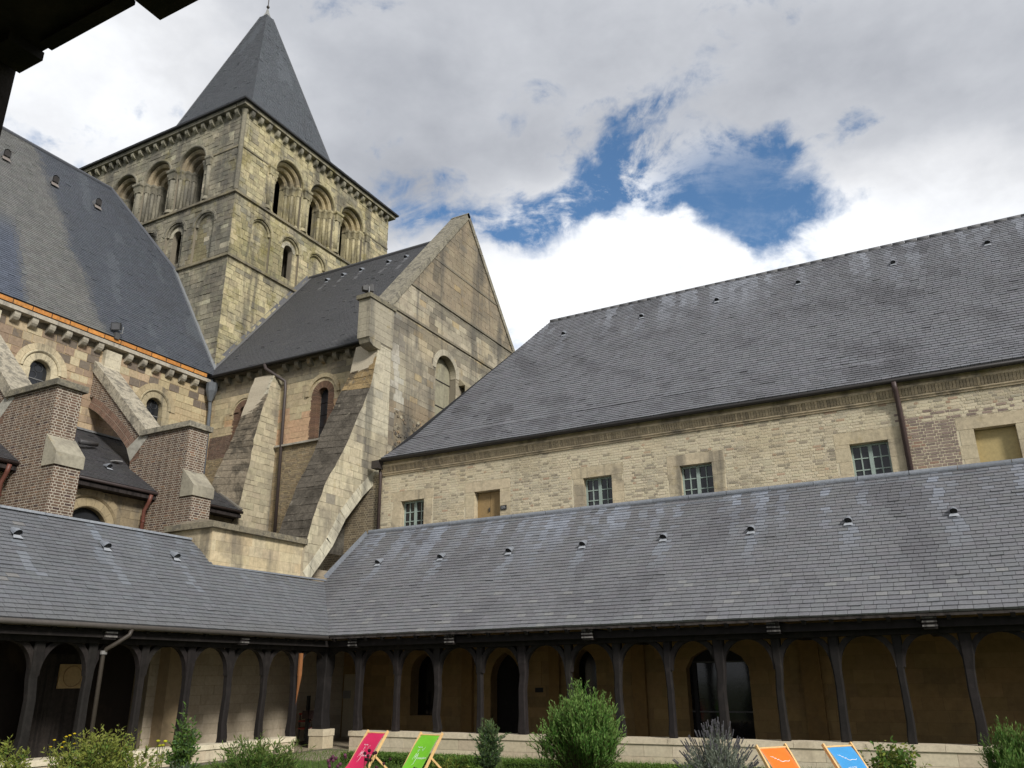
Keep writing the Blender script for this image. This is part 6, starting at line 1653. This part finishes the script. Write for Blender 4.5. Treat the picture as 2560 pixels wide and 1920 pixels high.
# left bed
shrub('shrub', 'large yellow-green shrub in front of the left gallery wall', 'shrub', at_ground(255, 1905, 13.0), 150, 1.36, 1.12, 0.075, 0.012, 44, [YG1, YG2, G3], 0.45, 0.08, tipcol=(0.24, 0.25, 0.05), fork=3)
shrub('shrub', 'yellow-green shrub at the left picture edge', 'shrub', at_ground(5, 1905, 12.6), 60, 1.22, 0.52, 0.085, 0.013, 40, [YG1, YG2, G3], 0.45, 0.08, tipcol=(0.24, 0.25, 0.05), fork=3)
shrub('sapling', 'tall slender green shrub rising above the left low wall', 'shrub', at_ground(452, 1905, 15.2), 26, 1.66, 0.30, 0.10, 0.018, 30, [G2, G3, (0.08, 0.14, 0.05)], 0.4, 0.45, fork=3)
shrub('shrub', 'grey-green feathery plant below the slender shrub', 'plant', at_ground(450, 1905, 14.2), 26, 0.80, 0.32, 0.07, 0.009, 30, [(0.15, 0.18, 0.13), BG], 0.4, 0.15)
shrub('shrub', 'feathery green shrub before the left wall end', 'shrub', at_ground(640, 1905, 14.8), 100, 1.12, 1.1, 0.10, 0.010, 34, [G2, G3, G1], 0.55, 0.08, tipcol=(0.15, 0.19, 0.05), fork=3)
shrub('shrub', 'low rounded shrub beside the garden passage', 'shrub', at_ground(735, 1912, 15.8), 60, 0.52, 0.34, 0.06, 0.014, 26, [G2, (0.06, 0.12, 0.02)], 0.3, 0.1)
def flowers(label, base, n, spread, h0, h1, headcol, r, flat=1.0):
    t = thing('flowering_plant', label, 'flowers', base); st = Mesh(); fo = Mesh(); b = Vector(base); heads = []
    for i in range(n):
        a = uni(0, 6.28); q = sqrt(rnd()) * spread; tip = b + Vector((cos(a) * q, sin(a) * q, uni(h0, h1))); f0 = b + Vector((cos(a) * q * 0.4, sin(a) * q * 0.4, 0))
        st.tube([tuple(f0), tuple(f0.lerp(tip, 0.5) + Vector((uni(-0.02, 0.02), uni(-0.02, 0.02), 0))), tuple(tip)], 0.005, (0.06, 0.08, 0.03), 4, False)
        for k in range(9): leaf(fo, f0.lerp(tip, uni(0.05, 0.75)), Vector((uni(-1, 1), uni(-1, 1), uni(0, 0.7))), 0.09, 0.012, jit(G2, 0.25))
        part('flower_head', Mesh().ball(tuple(tip), (r, r, r * flat), jit(headcol, 0.25), 7, 5), M_LEAF, t, True)
    part('stems', st, M_LEAF, t); stuff(part('foliage', fo, M_LEAF, t))
flowers('dark burgundy globe flowers in front of the pink deck chair', at_ground(915, 1912, 14.4), 7, 0.18, 0.58, 0.80, (0.055, 0.012, 0.024), 0.030)
flowers('purple globe flowers left of the pink deck chair', at_ground(838, 1914, 14.6), 12, 0.17, 0.50, 0.72, (0.15, 0.045, 0.085), 0.032)
flowers('burgundy flowers between the pink and green deck chairs', at_ground(948, 1914, 14.6), 6, 0.20, 0.42, 0.66, (0.07, 0.02, 0.03), 0.026)
flowers('yellow flowers at the edge of the large left shrub', at_ground(150, 1912, 12.8), 9, 0.22, 1.0, 1.22, (0.55, 0.42, 0.02), 0.026, 0.5)
flowers('small yellow flower head above the left low wall', at_ground(398, 1912, 13.6), 4, 0.08, 0.95, 1.05, (0.50, 0.50, 0.03), 0.035, 0.6)
shrub('seedling', 'dark leafy stems in front of the lime green deck chair', 'plant', at_ground(1045, 1914, 14.2), 6, 0.62, 0.18, 0.06, 0.018, 18, [(0.05, 0.07, 0.03), G1], 0.3, 0.1)
# box hedges at the foot of the low wall and loose grass
def hedge(label, x0, y0, x1, y1, h, n):
    t = thing('box_hedge', label, 'hedge', ((x0 + x1) / 2, (y0 + y1) / 2, GZ)); m = Mesh()
    part('core', Mesh().box((x0 + 0.06, y0 + 0.06, GZ - 0.05), (x1 - 0.06, y1 - 0.06, GZ + h - 0.07), (0.02, 0.04, 0.01)), M_LEAF, t)
    for i in range(n):
        f = rnd(); x, y, z = uni(x0, x1), uni(y0, y1), GZ + uni(0, h)
        if f < 0.55: z = GZ + h + uni(-0.05, 0.03)
        elif f < 0.9: y = y0 + uni(-0.02, 0.05)
        else: x = random.choice((x0, x1))
        leaf(m, Vector((x, y, z)), Vector((uni(-1, 1), uni(-1, 0.5), uni(-0.1, 1))), uni(0.03, 0.055), 0.013, jit(random.choice((G2, G3, (0.085, 0.15, 0.02))), 0.25))
    stuff(part('foliage', m, M_LEAF, t))
hedge('clipped box hedge behind the pink deck chair', -14.3, 17.6, -10.6, 18.2, 0.24, 9000)
hedge('clipped box hedge behind the big round bush', -10.2, 18.5, -4.0, 19.0, 0.14, 7000)
hedge('clipped box hedge left of the lavender', -8.0, 17.2, -6.0, 17.6, 0.15, 3500)
def grass(x0, y0, x1, y1, n, h):
    m = Mesh()
    for i in range(n):
        x, y = uni(x0, x1), uni(y0, y1); a = uni(0, 6.28); L = h * uni(0.5, 1.2); w = 0.006
        dx, dy = cos(a) * w, sin(a) * w; bx, by = uni(-0.4, 0.4) * L, uni(-0.4, 0.4) * L
        m.add([(x - dx, y - dy, GZ - 0.02), (x + dx, y + dy, GZ - 0.02), (x + bx, y + by, GZ + L)], [(0, 1, 2)], jit(random.choice((G2, G3, (0.09, 0.14, 0.03))), 0.25))
    o = make('grass', m, M_GRASS); o['kind'] = 'stuff'; o['label'] = 'short green grass of the cloister garden'; o['category'] = 'grass'
grass(-17.4, 15.0, 4.0, 20.85, 36000, 0.10)
path = structure('path', Mesh().box((-17.55, 18.2, GZ - 0.1), (-15.6, 20.9, GZ + 0.012), lin(150, 136, 118)), M_PAVE)
